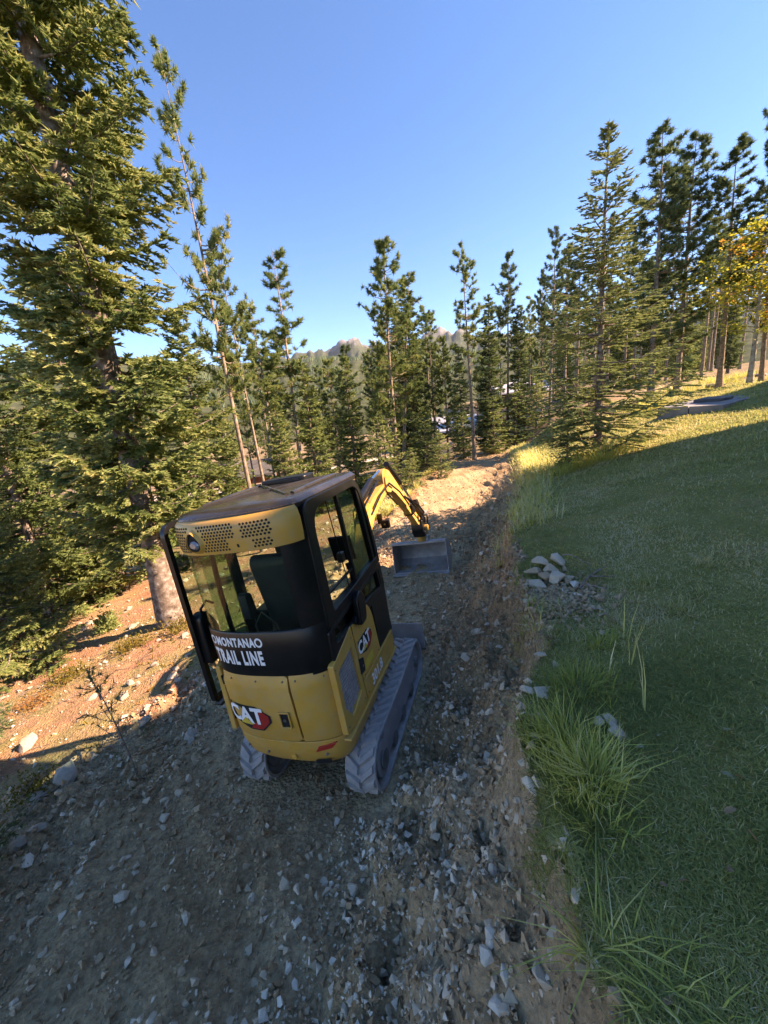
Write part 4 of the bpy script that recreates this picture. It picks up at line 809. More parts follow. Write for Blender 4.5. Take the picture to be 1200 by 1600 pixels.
# open door folded back along the left side
dout = round_poly([(-0.80,0.80),(-0.20,0.80),(-0.20,2.16),(-0.62,2.24),(-0.78,2.22)], [0.05,0.05,0.05,0.10,0.10], 6); din = inset(dout, 0.036)
d0 = MB().ring(dout, din, -0.665, -0.625, 0).build('door', M['black'], ex, 0.012)
MB().prism(inset(dout, 0.03), -0.648, -0.643, 0).build('door_glass', M['glass'], d0)
MB().prism(round_poly([(-0.78,1.12),(-0.62,1.14),(-0.60,1.40),(-0.68,1.54),(-0.76,1.52)], 0.05), -0.66, -0.565, 0).build('door_handle_housing', M['black'], d0, 0.02)
MB().tube([(-0.60,-0.70,1.45),(-0.575,-0.72,1.56),(-0.565,-0.66,1.60),(-0.57,-0.60,1.55)], 0.010, 8).build('door_handle', M['black'], d0, smooth=True)
for z in (0.86, 2.12): MB().tube([(-0.62, -0.24, z), (-0.55, -0.26, z), (-0.475, -0.34, z)], 0.022, 8).build('hinge', M['black'], d0, smooth=True)
MB().tube([(-0.63,-0.79,0.82),(-0.60,-0.78,0.80),(-0.47,-0.70,0.90)], 0.026, 8).build('door_stay', M['black'], d0, smooth=True)
# roof: black pressed cap with ribs, yellow perforated rear visor
rb = MB(); rows = []
for z, o, in ((2.225, -0.015), (2.262, 0.0), (2.29, -0.03), (2.305, -0.12)):
    rows.append([(x*(1 if o > -0.1 else 0.92), (y if y < 0 else y - 0.02*(z-2.2)*10), z) for x, y in tail(o, 28, 0.24 if o > -0.1 else 0.16)])
m = len(rows[0]); rb.add([p for r in rows for p in r], [(i*m+j, i*m+(j+1) % m, (i+1)*m+(j+1) % m, (i+1)*m+j) for i in range(3) for j in range(m)] + [tuple(range(m))[::-1], tuple(3*m+j for j in range(m))])
rf_ = rb.build('roof', M['roofblack'], ex, 0.006)
for (a, b_) in (((-0.34,-0.66),(0.0,-0.30)), ((0.34,-0.66),(0.0,-0.30)), ((-0.34,0.06),(0.0,-0.30)), ((0.34,0.06),(0.0,-0.30)), ((-0.36,-0.62),(-0.36,0.05)), ((0.36,-0.62),(0.36,0.05))):
    MB().tube([(a[0],a[1],2.300), ((a[0]+b_[0])/2,(a[1]+b_[1])/2,2.306), (b_[0],b_[1],2.303)], 0.016, 8).build('roof_rib', M['roofblack'], rf_, smooth=True)
MB().prism(round_poly([(-0.33,0.02),(0.10,0.02),(0.12,0.20),(-0.33,0.20)], 0.05), 2.295, 2.345, 2).build('roof_hatch', M['black'], rf_, 0.015)
def visor(x): return [(2.030, -0.012), (2.036, 0.004), (2.10, 0.014), (2.18, 0.016), (2.232, 0.006), (2.262, -0.022), (2.268, -0.05)]
vs = wrap_patch(visor, -0.463, 0.456, 40, 0.014, 0.02).build('roof_visor', M['yellow'], ex, smooth=True)
MB().prism(round_poly([(-0.70,2.03),(-0.46,2.10),(-0.45,2.25),(-0.70,2.262)], 0.02), -0.486, -0.462, 0).build('visor_side', M['yellow'], vs, 0.006)
def voff(z): return np.interp(z, [2.03,2.036,2.10,2.18,2.232,2.262], [0.002,0.018,0.028,0.030,0.020,-0.008]) + 0.0014
hb = MB()
def holes(x0, x1, z0, z1, skip=None):
    row = 0; z = z0
    while z < z1:
        x = x0 + (0.0115 if row % 2 else 0)
        while x < x1:
            if not (skip and skip(x, z)):
                c = [(x + 0.0082*math.cos(a*math.pi/3+.5), z + 0.0082*math.sin(a*math.pi/3+.5)) for a in range(6)]; hb.add([wrap(u, v, voff(v)) for u, v in c], [tuple(range(6))])
            x += 0.023
        z += 0.0195; row += 1
holes(-0.445, 0.10, 2.062, 2.218, lambda x, z: abs((x+0.215)/0.082)**2 + abs((z-2.128)/0.095)**2 < 1 or (x > -0.02 and z < 2.13 and x < 0.2 and z < 2.10 + (x+0.02)*0.5 and x > 0.04))
holes(0.155, 0.335, 2.132, 2.220); holes(0.215, 0.325, 2.062, 2.108)
hb.build('perforation', M['hole'], vs)['kind'] = 'stuff'
ro = [(-0.215 + 0.074*math.cos(a*math.pi/12)*(1 - 0.35*math.sin(a*math.pi/12)), 2.128 + 0.082*math.sin(a*math.pi/12)) for a in range(24)]; ri = [(-0.215 + (p[0]+0.215)*0.76, 2.128 + (p[1]-2.128)*0.76) for p in ro]
b = MB(); n = 24; b.add([wrap(u, v, voff(v)) for u, v in ro] + [wrap(u, v, voff(v) + 0.018) for u, v in ri], [(i, (i+1) % n, n+(i+1) % n, n+i) for i in range(n)]); lamp = b.build('lamp_bezel', M['yellow'], vs, smooth=True)
printed('lamp_recess', dense(ri), lambda u, v: wrap(u, v, voff(v) + 0.004), M['hole'], lamp)
b = MB(); lp = [(-0.215 + 0.040*math.cos(a*math.pi/8), 2.108 + 0.030*math.sin(a*math.pi/8)) for a in range(16)]; b.add([wrap(u, v, voff(v)+0.006) for u, v in lp] + [wrap(-0.215 + (u+0.215)*.6, 2.108 + (v-2.108)*.6, voff(v)+0.020) for u, v in lp], [(i, (i+1) % 16, 16+(i+1) % 16, 16+i) for i in range(16)] + [tuple(range(16, 32))]); b.build('work_lamp', M['lens'], lamp, smooth=True)
printed('screw_hole', dense(rrect(0.10, 0.116, 2.068, 2.092, 0.007)), lambda u, v: wrap(u, v, voff(v)), M['hole'], vs)
# interior
MB().box(-0.43, 0.43, -0.28, 0.30, 0.665, 0.70).build('cab_floor', M['black'], ex)
MB().box(-0.43, 0.43, -0.83, -0.30, 1.14, 1.17).build('cab_shelf', M['black'], ex)
MB().box(-0.43, 0.43, -0.33, -0.29, 0.70, 1.16).build('seat_bulkhead', M['black'], ex)
se = MB().prism(round_poly([(-0.46,1.17),(0.0,1.14),(0.02,1.24),(-0.42,1.28)], 0.05), -0.23, 0.23, 0).build('seat', M['seat'], ex, 0.03)
MB().prism(round_poly([(-0.50,1.20),(-0.38,1.22),(-0.46,1.80),(-0.54,1.90),(-0.60,1.84)], 0.06), -0.16, 0.30, 0).build('seat_back', M['seat'], se, 0.05)
MB().prism(round_poly([(-0.62,1.40),(-0.53,1.40),(-0.55,1.60),(-0.62,1.62)], 0.03), -0.31, -0.235, 0).build('armrest_pad', M['seat'], se, 0.02)
for s in (-1, 1):
    c = MB().box(s*0.34-0.08, s*0.34+0.08, -0.40, 0.05, 1.10, 1.36).build('console', M['black'], ex, 0.03)
    MB().tube([(s*0.34,-0.02,1.36),(s*0.34,0.0,1.47),(s*0.33,0.01,1.56)], [0.014,0.014,0.03], 10).build('joystick', M['black'], c, smooth=True)
MB().tube([(-0.12,-0.70,1.17),(-0.13,-0.72,1.42),(-0.05,-0.72,1.52),(0.03,-0.70,1.42),(0.05,-0.66,1.17)], 0.006, 6).build('cable', M['steel'], ex, smooth=True)
MB().prism(round_poly([(0.10,1.55),(0.14,1.55),(0.10,1.78),(0.06,1.78)], 0.015), 0.16, 0.36, 0).build('monitor', M['black'], ex, 0.01)
# --- swing post, boom, stick, bucket (plane x = BX)
BX = 0.08
sw = MB().prism(round_poly([(0.28,0.42),(0.62,0.45),(0.66,0.88),(0.52,0.92),(0.30,0.70)], 0.05), BX-0.10, BX+0.10, 0).build('swing_post', M['yellow'], ex, 0.01)
bp = [(0.50,0.7),(0.60,0.7),(0.88,1.162),(1.10,1.429),(1.40,1.606),(2.02,1.766),(2.08,1.836),(2.02,1.899),(1.36,1.793),(1.02,1.642),(0.78,1.34)]
bo = MB().prism(round_poly(bp, 0.06), BX-0.052, BX+0.052, 0).build('boom', M['armyellow'], ex, 0.008)
for s in (-1, 1): MB().prism(round_poly([(0.98,1.499),(1.12,1.499),(1.30,1.677),(1.20,1.819),(1.06,1.766)], 0.04), BX+s*0.068-0.010, BX+s*0.068+0.010, 0).build('boom_bracket', M['armyellow'], bo, 0.004)
cy = MB().tube([(BX+0.0, 1.05, 1.836), (BX, 1.62, 1.997)], 0.042, 14).build('stick_cylinder', M['black'], ex, smooth=True); MB().cyl((BX, 1.62, 1.997), (BX, 1.98, 2.05), 0.02, 12).build('rod', M['chrome'], cy, smooth=True)
MB().tube([(BX+0.03, 1.10, 1.766),(BX+0.05, 1.4, 1.873),(BX+0.04, 1.75, 1.962),(BX+0.03, 2.1, 1.873)], 0.013, 8).build('hose', M['black'], ex, smooth=True)
MB().tube([(BX-0.03, 1.10, 1.766),(BX-0.05, 1.4, 1.899),(BX-0.04, 1.80, 1.979),(BX-0.05, 2.15, 1.855)], 0.013, 8).build('hose', M['black'], ex, smooth=True)
bc = MB().tube([(BX, 0.66, 0.793), (BX, 0.98, 1.126)], 0.045, 14).build('boom_cylinder', M['black'], ex, smooth=True); MB().cyl((BX, 0.98, 1.126), (BX, 1.18, 1.464), 0.022, 12).build('rod', M['chrome'], bc, smooth=True)
stp = [(1.92,1.875),(1.94,2.018),(2.04,2.075),(2.24,2.018),(2.64,1.693),(3.06,1.311),(3.52,0.96),(3.46,0.86),(3.32,0.9),(2.92,1.235),(2.42,1.636),(2.06,1.789)]
st = MB().prism(round_poly(stp, 0.05), BX-0.052, BX+0.052, 0).build('stick', M['armyellow'], ex, 0.010)
for s in (-1, 1): MB().prism(round_poly([(1.92,1.784),(2.10,1.73),(2.22,1.819),(2.10,1.962),(1.96,1.979)], 0.04), BX+s*0.066-0.010, BX+s*0.066+0.010, 0).build('stick_plate', M['armyellow'], st, 0.004)
kc = MB().tube([(BX, 2.33, 2.094),(BX, 2.84, 1.73)], 0.040, 14).build('bucket_cylinder', M['black'], ex, smooth=True); MB().cyl((BX, 2.84, 1.73),(BX, 3.38, 1.286),0.019,12).build('rod', M['chrome'], kc, smooth=True)
MB().prism(round_poly([(3.305,1.34),(3.44,1.322),(3.65,0.998),(3.53,0.942)], 0.03), BX-0.08, BX+0.08, 0).build('link', M['black'], ex, 0.006)
cp = MB().prism(round_poly([(3.38,0.96),(3.62,1.002),(3.72,0.849),(3.68,0.66),(3.44,0.64),(3.36,0.774)], 0.04), BX-0.10, BX+0.10, 0).build('coupler', M['black'], ex, 0.01)
MB().cyl((BX-0.12, 3.57, 0.886),(BX+0.12, 3.57, 0.886),0.03,12).build('pin', M['steel'], cp); MB().cyl((BX-0.12, 3.45, 0.737),(BX+0.12, 3.45, 0.737),0.03,12).build('pin', M['steel'], cp)
MB().cyl((BX+0.10, 3.5, 0.793),(BX+0.16, 3.5, 0.793),0.055,16).build('rotator', M['armyellow'], cp, 0.005)
MB().cyl((BX, 3.54, 0.66),(BX, 3.55, 0.56),0.085,18).build('tilt_ring', M['armyellow'], cp, 0.005)
MB().tube([(BX+0.07, 2.75, 1.517),(BX+0.13, 3.125, 1.233),(BX+0.14, 3.425, 0.998),(BX+0.10, 3.62, 0.849)], 0.013, 8).build('hose', M['black'], ex, smooth=True)
MB().tube([(BX+0.05, 2.75, 1.535),(BX+0.17, 3.05, 1.304),(BX+0.18, 3.47, 1.011),(BX+0.12, 3.68, 0.793)], 0.013, 8).build('hose', M['black'], ex, smooth=True)
MB().tube([(BX+0.14, 3.35, 1.091),(BX+0.19, 3.395, 1.073)], 0.05, 14).build('valve_block', M['steel'], ex, 0.006)
MB().box(BX-0.075, BX+0.075, 2.98, 3.20, 1.16, 1.36).build('valve_cover', M['black'], ex, 0.02)
MB().tube([(BX+0.085, 1.2, 1.674),(BX+0.09, 1.6, 1.808),(BX+0.10, 2.0, 1.875),(BX+0.10, 2.4, 1.674),(BX+0.09, 2.8, 1.388)], 0.012, 8).build('hose', M['black'], ex, smooth=True)
MB().tube([(BX-0.085, 1.2, 1.674),(BX-0.09, 1.6, 1.827),(BX-0.10, 2.0, 1.894),(BX-0.10, 2.4, 1.693),(BX-0.09, 2.8, 1.407)], 0.012, 8).build('hose', M['black'], ex, smooth=True)
# grading bucket: curved shell open towards the machine
prof = [(3.38,0.02),(3.58,0.0),(3.76,0.03),(3.87,0.12),(3.9,0.25),(3.85,0.38),(3.74,0.49),(3.59,0.545),(3.5,0.53)]
bw0, bw1 = BX-0.545, BX+0.405
bk = MB(); inn = [(y + (3.62-y)*0.05, z + (0.27-z)*0.05) for y, z in prof]; bk.prism(prof + inn[::-1], bw0, bw1, 0); bkt = bk.build('bucket', M['bucketsteel'], ex, 0.003)
for x in (bw0-0.012, bw1): MB().prism(prof, x, x+0.012, 0).build('bucket_side', M['bucketsteel'], bkt, 0.003)
MB().box(bw0-0.02, bw1+0.02, 3.30, 3.40, 0.002, 0.022).build('bucket_lip', M['bucketsteel'], bkt, 0.003)
MB().box(bw0-0.01, bw1+0.01, 3.47, 3.53, 0.515, 0.55).build('bucket_rim', M['bucketsteel'], bkt, 0.006)
MB().prism([(3.52,0.55),(3.74,0.50),(3.72,0.60),(3.54,0.62)], BX-0.11, BX+0.11, 0).build('bucket_ear', M['bucketsteel'], bkt, 0.005)
wl_ = MB().box(BX+0.10, BX+0.20, 1.38, 1.44, 1.44, 1.54).build('work_light', M['black'], ex, 0.01)
MB().cyl((BX+0.155,1.378,1.495),(BX+0.155,1.370,1.495),0.012,10).build('light_bolt', M['chrome'], wl_); MB().box(BX+0.065,BX+0.12,1.39,1.42,1.50,1.62).build('light_bracket', M['black'], wl_)
# ------------------------------------------------------------------ stones
def hull(seed, n, flat=(1, 0.8, 0.6)):
    rg = np.random.default_rng(seed); P = norm(rg.normal(0, 1, (n, 3))) * rg.uniform(0.8, 1.05, (n, 1)) * np.array(flat)
    bm = bmesh.new(); vs = [bm.verts.new(tuple(p)) for p in P]; bmesh.ops.convex_hull(bm, input=vs); bmesh.ops.delete(bm, geom=[v for v in bm.verts if not v.link_faces], context='VERTS')
    bmesh.ops.triangulate(bm, faces=bm.faces); bm.verts.index_update(); V = np.array([v.co[:] for v in bm.verts]); F = np.array([[v.index for v in f.verts] for f in bm.faces]); bm.free(); return V, F
def rot_mats(rg, n, tilt=None):
    q = norm(rg.normal(0, 1, (n, 4))) if tilt is None else None
    if q is None:
        a = rg.uniform(0, 6.28, n); tx = rg.normal(0, tilt, n); ty = rg.normal(0, tilt, n)
        q = norm(np.stack([np.cos(a/2), tx/2, ty/2, np.sin(a/2)], -1))
    w, x, y, z = q.T
    return np.stack([1-2*(y*y+z*z), 2*(x*y-w*z), 2*(x*z+w*y), 2*(x*y+w*z), 1-2*(x*x+z*z), 2*(y*z-w*x), 2*(x*z-w*y), 2*(y*z+w*x), 1-2*(x*x+y*y)], -1).reshape(n, 3, 3)
HG = [hull(500 + i, 7 + i % 3, (1, 0.82, 0.65)) for i in range(10)]
def scatter(name, X, Y, S, T, label, sink=0.25, mat=None, seed=3):
    rg = np.random.default_rng(seed); Vs = []; Fs = []; Ts = []; off = 0; which = rg.integers(0, len(HG), len(X)); Z = height(X, Y)
    for k, (pv, pf) in enumerate(HG):
        m = which == k; n = int(m.sum())
        if not n: continue
        R = rot_mats(rg, n); v = np.einsum('nij,kj->nki', R, pv) * S[m][:, None, None] + np.stack([X[m], Y[m], Z[m] + S[m] * (0.6 - sink)], -1)[:, None]
        Vs.append(v.reshape(-1, 3)); Fs.append((pf[None] + (np.arange(n) * len(pv))[:, None, None] + off).reshape(-1, 3)); Ts.append(np.repeat(T[m], len(pv))); off += n * len(pv)
    return tag(link(name, np_mesh(name, np.concatenate(Vs), np.concatenate(Fs), mat or M['stone'], False, {'tint': np.concatenate(Ts)})), label, None, None, 'stuff')
rg = np.random.default_rng(11)
def dirt_points(n, y0, y1, weight):
    Y = y0 * (y1 / y0) ** rg.random(n * 4); t = rg.uniform(-4.2, 2.15, n * 4); X = t + xc(Y); ok = (t > dirt_left(Y) - 0.3) & (t < crest(Y) + 1.3 * (0.16 * fbm(X * 3, Y * 3, 3, 51) + 0.10 * fbm(X * 11, Y * 11, 2, 53)) + 0.04) & (rg.random(n * 4) < weight(t, Y))
    lx = (X - EXC[0]) * math.cos(YAW) + (Y - EXC[1]) * math.sin(YAW); ly = -(X - EXC[0]) * math.sin(YAW) + (Y - EXC[1]) * math.cos(YAW)
    ok &= ~((np.abs(lx) < 0.62) & (np.abs(lx) > 0.30) & (np.abs(ly) < 0.9))
    ok &= ~((np.abs(lx + 0.02) < 0.58) & (ly > 3.2) & (ly < 4.0))
    return X[ok][:n], Y[ok][:n], t[ok][:n]
wgt = lambda t, y: np.clip(0.34 + 0.8 * np.exp(-((t - 1.2) / 0.65) ** 2) * (y < 8) + 0.55 * (t < -1.5) * (y < 5) + 0.5 * fbm(t * 1.3, y * 1.3, 3, 97), 0.04, 1)
X, Y, t = dirt_points(58000, 0.45, 9.0, wgt); S = 0.0075 * (1 + 1.0 * RNG.pareto(2.0, len(X))); S = np.clip(S * np.where((np.abs(t - 0.9) < 0.6) & (Y < 2.8), 1.3, 1.0), 0.0065, 0.045) * np.clip(0.55 + 0.14 * Y, 0.7, 1.6)
light = 0.42 + 0.34 * np.exp(-((t - 0.85) / 0.55) ** 2) * (Y < 3.2); T = np.clip(np.where(rg.random(len(X)) < 0.5, RNG.normal(light + 0.12, 0.17), RNG.normal(0.22, 0.1)), 0, 1)
scatter('gravel', X, Y, S, T, 'loose gravel and crumbled soil strewn over the trail and cut bank')
X, Y, t = dirt_points(3500, 7.0, 22.0, lambda t, y: np.clip(0.3 + 0.6 * (np.abs(t) > 0.9), 0, 1)); S = RNG.uniform(0.012, 0.04, len(X)); scatter('gravel', X, Y, S, RNG.uniform(0.1, 0.55, len(X)), 'crumbled earth along the sunlit far stretch of trail', seed=4)
# sunlit litter of chips and stones on the slope left
n = 8000; Y = RNG.uniform(1.0, 15, n); t = RNG.uniform(-12, -1.9, n); X = t + xc(Y); ok = t < dirt_left(Y) + 0.2; X, Y = X[ok], Y[ok]
ok = fbm(X * 0.9, Y * 0.9, 3, 99) > -0.22; X, Y = X[ok], Y[ok]; scatter('slope_litter', X, Y, np.clip(0.010 * (1 + RNG.pareto(2.2, len(X))), 0.01, 0.05), RNG.uniform(0.1, 1.0, len(X)), 'wood chips and stone fragments scattered over the reddish slope', mat=M['palestone'], seed=5)

ROCKS = []
for i in range(7):
    V, F = hull(540 + i, 16, (1, RNG.uniform(0.6, 0.9), RNG.uniform(0.4, 0.65))); ROCKS.append([np_mesh('rock_%d_%d' % (i, k), V, F, M['stone'], False, {'tint': np.full(len(V), tv)}) for k, tv in enumerate((0.36, 0.55, 0.74, 0.92))])
PALE = [np_mesh('pale_rock_%d' % i, *hull(560 + i, 26, (1, 0.75, 0.5)), M['palestone'], False, None) for i in range(4)]
for me in PALE: at = me.attributes.new('tint', 'FLOAT', 'POINT'); at.data.foreach_set('value', np.full(len(me.vertices), 0.42, np.float32))
def stone(x, y, s, label, group=None, shade=1, k=0, name='stone', mesh=None, rz=None, dz=0.0, tilt=0.25, sq=(1, 1, 1)):
    r = np.random.default_rng(int(abs(x * 991 + y * 613) * 10) % 99991); o = link(name, mesh or ROCKS[k % 7][shade], None, (x, y, hz(x, y) + s * 0.22 * sq[2] + dz))
    o.scale = (s * sq[0], s * sq[1], s * sq[2]); o.rotation_euler = (r.normal(0, tilt), r.normal(0, tilt), r.uniform(0, 6.28) if rz is None else rz); return tag(o, label, 'stone', group)
named = [((258, 1280), 0.075, 2, 'angular grey stone on the trail left behind the excavator'), ((40, 1352), 0.10, 3, 'pale pointed stone near the left edge of the trail'), ((190, 1405), 0.075, 2, 'long flat grey stone in the dark dirt at lower left'),
         ((828, 1232), 0.060, 3, 'flat bluish grey stone on the bank left of the big grass clump'), ((465, 1392), 0.050, 2, 'blunt brown grey stone in mid trail below the excavator'), ((552, 1392), 0.052, 2, 'tan slanted stone in mid trail right of the blunt one'),
         ((735, 1318), 0.030, 2, 'small square stone standing in the loose trail centre'), ((412, 1590), 0.055, 3, 'pale grey stone at the bottom edge left of centre'), ((450, 1516), 0.035, 3, 'small bluish stone near the bottom centre'),
         ((780, 1580), 0.05, 3, 'light grey stone at the bottom edge of the bank'), ((850, 1535), 0.06, 2, 'tall grey slab leaning at the foot of the bank, bottom right'), ((768, 1470), 0.060, 3, 'white grey stone topping the gravel patch on the bank'),
         ((760, 1500), 0.045, 3, 'oblong white stone below the gravel patch'), ((790, 1530), 0.040, 3, 'small cubic white stone near the leaning slab'), ((770, 1360), 0.055, 3, 'crumbly light stone mid bank beneath the grass clump'),
         ((690, 1205), 0.045, 2, 'round grey stone beside the right track'), ((660, 1300), 0.040, 2, 'small grey stone in the rut behind the right track')]
for k, (p, s, sh, lb) in enumerate(named): q = ground_at(*p); stone(q[0], q[1], s * 0.8, lb, None, sh, k)
pale_named = [((300, 1155), 0.16, 'broad pale rock half in shadow on the slope edge', ), ((105, 1215), 0.20, 'long pale rock on the shadow line at left'), ((330, 980), 0.30, 'big cream boulder in the sun below the spruces'), ((125, 985), 0.26, 'wide pale rock in the sun at the left under the spruces'),
              ((45, 1165), 0.20, 'white rock behind the dark spruce twig'), ((195, 1090), 0.12, 'leaning pale stone beside the bare sapling'), ((225, 1130), 0.14, 'flat pale stone right of the bare sapling foot'), ((270, 1060), 0.13, 'pale stone upslope near the open door'),
              ((205, 1068), 0.10, 'grey chunk above the bare sapling'), ((60, 1250), 0.15, 'low pale slab at left below the shadow line'), ((60, 1300), 0.12, 'grey block in the stone row at the left edge'), ((30, 1320), 0.10, 'small grey block at the far left in the stone row')]
for k, (p, s, lb) in enumerate(pale_named): q = ground_at(*p); stone(q[0], q[1], s * 0.72, lb, None, 1, k, mesh=PALE[k % 4], name='rock')
# rock heap on the lawn edge
heap = [((845, 888), .11, 2, 'flat grey slab on top of the lawn rock heap', .05), ((872, 880), .12, 2, 'long grey rock at the back of the lawn rock heap', .02), ((833, 900), .10, 1, 'grey rock at the left top of the lawn rock heap', .03), ((860, 900), .10, 1, 'brown rock in the middle of the lawn rock heap', .05), ((838, 920), .13, 2, 'large grey block at the left front of the lawn rock heap', .02),
        ((868, 912), .13, 2, 'wide bluish rock at the front of the lawn rock heap', .04), ((885, 905), .10, 1, 'tan rock at the right of the lawn rock heap', .01), ((897, 918), .065, 3, 'small white stone at the right end of the lawn rock heap', .02), ((904, 932), .075, 3, 'cream stone lowest at the right of the lawn rock heap', 0), ((880, 926), .07, 3, 'thin pale stone wedged in the front right of the lawn rock heap', 0), ((852, 912), .09, 0, 'dark brown rock behind the front block of the lawn rock heap', .05), ((826, 912), .08, 1, 'small rock at the far left foot of the lawn rock heap', 0), ((848, 935), .06, 1, 'brown cobble low in front of the lawn rock heap', 0)]
for k, (p, s, sh, lb, dz) in enumerate(heap): q = ground_at(*p); stone(q[0], q[1], s * 0.8, lb, None, sh, k + 2, dz=dz, tilt=0.2, sq=(1, 1, 0.85))
q0 = ground_at(860, 935); n = 1100; X = q0[0] + RNG.normal(0, 0.16, n); Y = q0[1] + RNG.normal(0, 0.16, n); scatter('heap_soil', X, Y, RNG.uniform(0.008, 0.036, n), RNG.uniform(0.1, 0.5, n), 'crumbled brown soil under the rock heap on the lawn', sink=0.0)
for k, (p, s, lb) in enumerate([((850, 1082), .07, 'flat stone edge poking out behind the big grass clump'), ((825, 1080), .06, 'thin grey slab at the top of the cut bank behind the grass clump'), ((955, 1130), .06, 'rounded grey stone in the turf right of the big grass clump'), ((935, 1128), .05, 'brownish stone beside the rounded stone in the turf'), ((965, 1150), .055, 'low grey stone at the right foot of the big grass clump'),
                                ((845, 1030), .045, 'small grey cube stone on the dirt patch above the grass clump'), ((868, 1040), .035, 'little pale stone on the dirt patch above the grass clump')]): q = ground_at(*p); stone(q[0], q[1], s, lb, None, 2, k + 1, sq=(1, 1, 0.6))
# countable loose stones that look alike
zones = [(60, -0.3, 1.5, 0.7, 4.0, 'grey stone among the gravel of the cut bank', 'stones on the bank', (1, 2, 3, 3)), (55, -2.6, -0.4, 0.9, 3.0, 'grey stone lying in the dark dirt of the near trail', 'stones on the near trail', (0, 1, 2, 2)),
         (45, -4.2, -1.6, 1.0, 4.6, 'grey stone on the rubbly outer edge of the trail', 'stones on the outer edge', (1, 2, 2, 3)), (30, -1.4, 1.3, 5.5, 12, 'stone beside the far stretch of trail', 'stones along the far trail', (1, 1, 2))]
for n, t0, t1, y0, y1, lb, gr, shs in zones:
    k = 0
    while k < n:
        y = y0 * (y1 / y0) ** rg.random(); t_ = rg.uniform(t0, t1); x = t_ + float(xc(np.array(y)))
        lx = (x - EXC[0]) * math.cos(YAW) + (y - EXC[1]) * math.sin(YAW); ly = -(x - EXC[0]) * math.sin(YAW) + (y - EXC[1]) * math.cos(YAW)
        if abs(lx) < 0.75 and -1.15 < ly < 4.1 or t_ > float(crest(y)) - 0.05: continue
        stone(x, y, float(np.clip(0.026 + 0.016 * rg.pareto(2.5), 0.026, 0.06)) * (1 + 0.06 * y), lb, gr, shs[rg.integers(0, len(shs))], int(rg.integers(0, 7)), tilt=0.5); k += 1
n = 45; k = 0
while k < n:
    y = rg.uniform(3.5, 14); t_ = rg.uniform(-9, -2.6); x = t_ + float(xc(np.array(y)))
    if t_ > float(dirt_left(y)): continue
    stone(x, y, rg.uniform(0.05, 0.13), 'pale stone scattered on the sunlit reddish slope', 'stones on the slope', 1, 0, 'rock', PALE[k % 4], tilt=0.4); k += 1

# ------------------------------------------------------------------ grass
def blades(O, A, L, Wd, B, up=1.0):
    """curved three-row blades: origin, heading, length, half width, bend"""
    out = np.stack([np.cos(A), np.sin(A), 0 * A], -1); sd = np.stack([-np.sin(A), np.cos(A), 0 * A], -1); rows = []
    for u, w in ((0, 1.0), (0.5, 0.85), (1.0, 0.12)):
        c = O + out * (L * (B * u ** 1.7))[:, None] + np.array([0, 0, 1.0]) * (L * (u - 0.42 * B * u ** 2.2) * up)[:, None]
        rows += [c - sd * (Wd * w)[:, None], c + sd * (Wd * w)[:, None]]
    V = np.stack(rows, 1).reshape(-1, 3); n = len(O); F = (np.arange(n)[:, None, None] * 6 + np.array([[0, 1, 3, 2], [2, 3, 5, 4]])[None]).reshape(-1, 4); return V, F
def lawn_pts(n, d0, d1):
    r = d0 * (d1 / d0) ** RNG.random(n); a = RNG.uniform(0.02, 1.15, n); X = r * np.sin(a); Y = r * np.cos(a) 
    t = X - xc(Y); ok = (t > crest(Y) + 1.3 * (0.16 * fbm(X * 3, Y * 3, 3, 51) + 0.10 * fbm(X * 11, Y * 11, 2, 53)) - 0.03) & (Y > 0.25) & (Y < 19 + 0.25 * X); return X[ok], Y[ok]
X, Y = lawn_pts(140000, 0.55, 7.0); r = np.hypot(X, Y); T = np.clip(0.42 + 0.95 * fbm(X * 1.3, Y * 1.3, 4, 121) + RNG.normal(0, 0.16, len(X)) + 0.45 * (RNG.random(len(X)) < 0.16), 0, 1)
patch = fbm(X * 2.6, Y * 2.6, 3, 131); L = np.clip(0.021 + 0.014 * patch + 0.008 * RNG.random(len(X)), 0.010, 0.05) * (1 + 0.6 * (RNG.random(len(X)) < 0.06)) * (1 + 0.06 * r)
wx = RNG.uniform(0.5, 7, 90); wy = RNG.uniform(0.6, 6.5, 90); wr = RNG.uniform(0.03, 0.10, 90); cl = np.zeros(len(X))
for a_, b_, c_ in zip(wx, wy, wr): cl = np.maximum(cl, np.exp(-((X - a_) ** 2 + (Y - b_) ** 2) / c_ ** 2))
L = L * (1 + 1.8 * cl); T = np.clip(T + 0.35 * cl * (np.sin(X * 9) > 0) - 0.15 * cl, 0, 1)
ed = np.clip(1 - (X - xc(Y) - crest(Y)) / 0.35, 0, 1); L = L * (1 + 0.7 * ed * RNG.random(len(X)))
V, F = blades(np.stack([X, Y, height(X, Y) - 0.004], -1), RNG.uniform(0, 6.28, len(X)), L, 0.0010 + 0.0006 * r * RNG.uniform(0.6, 1.2, len(X)), RNG.uniform(0.3, 1.5, len(X)))
tag(link('lawn_grass', np_mesh('lawn_grass', V, F, M['grass'], False, {'tint': np.repeat(T, 6)})), 'short mown grass of the shaded lawn', kind='stuff')
X, Y = lawn_pts(80000, 6.5, 30.0); r = np.hypot(X, Y); T = np.clip(0.50 + 0.5 * fbm(X * 0.9, Y * 0.9, 3, 121) + RNG.normal(0, 0.15, len(X)), 0, 1)
V, F = blades(np.stack([X, Y, height(X, Y) - 0.005], -1), RNG.uniform(0, 6.28, len(X)), RNG.uniform(0.04, 0.085, len(X)), 0.0018 + 0.0008 * r, RNG.uniform(0.3, 1.3, len(X)))
tag(link('lawn_grass', np_mesh('lawn_grass', V, F, M['grass'], False, {'tint': np.repeat(T, 6)})), 'short sunlit grass of the far lawn', kind='stuff')
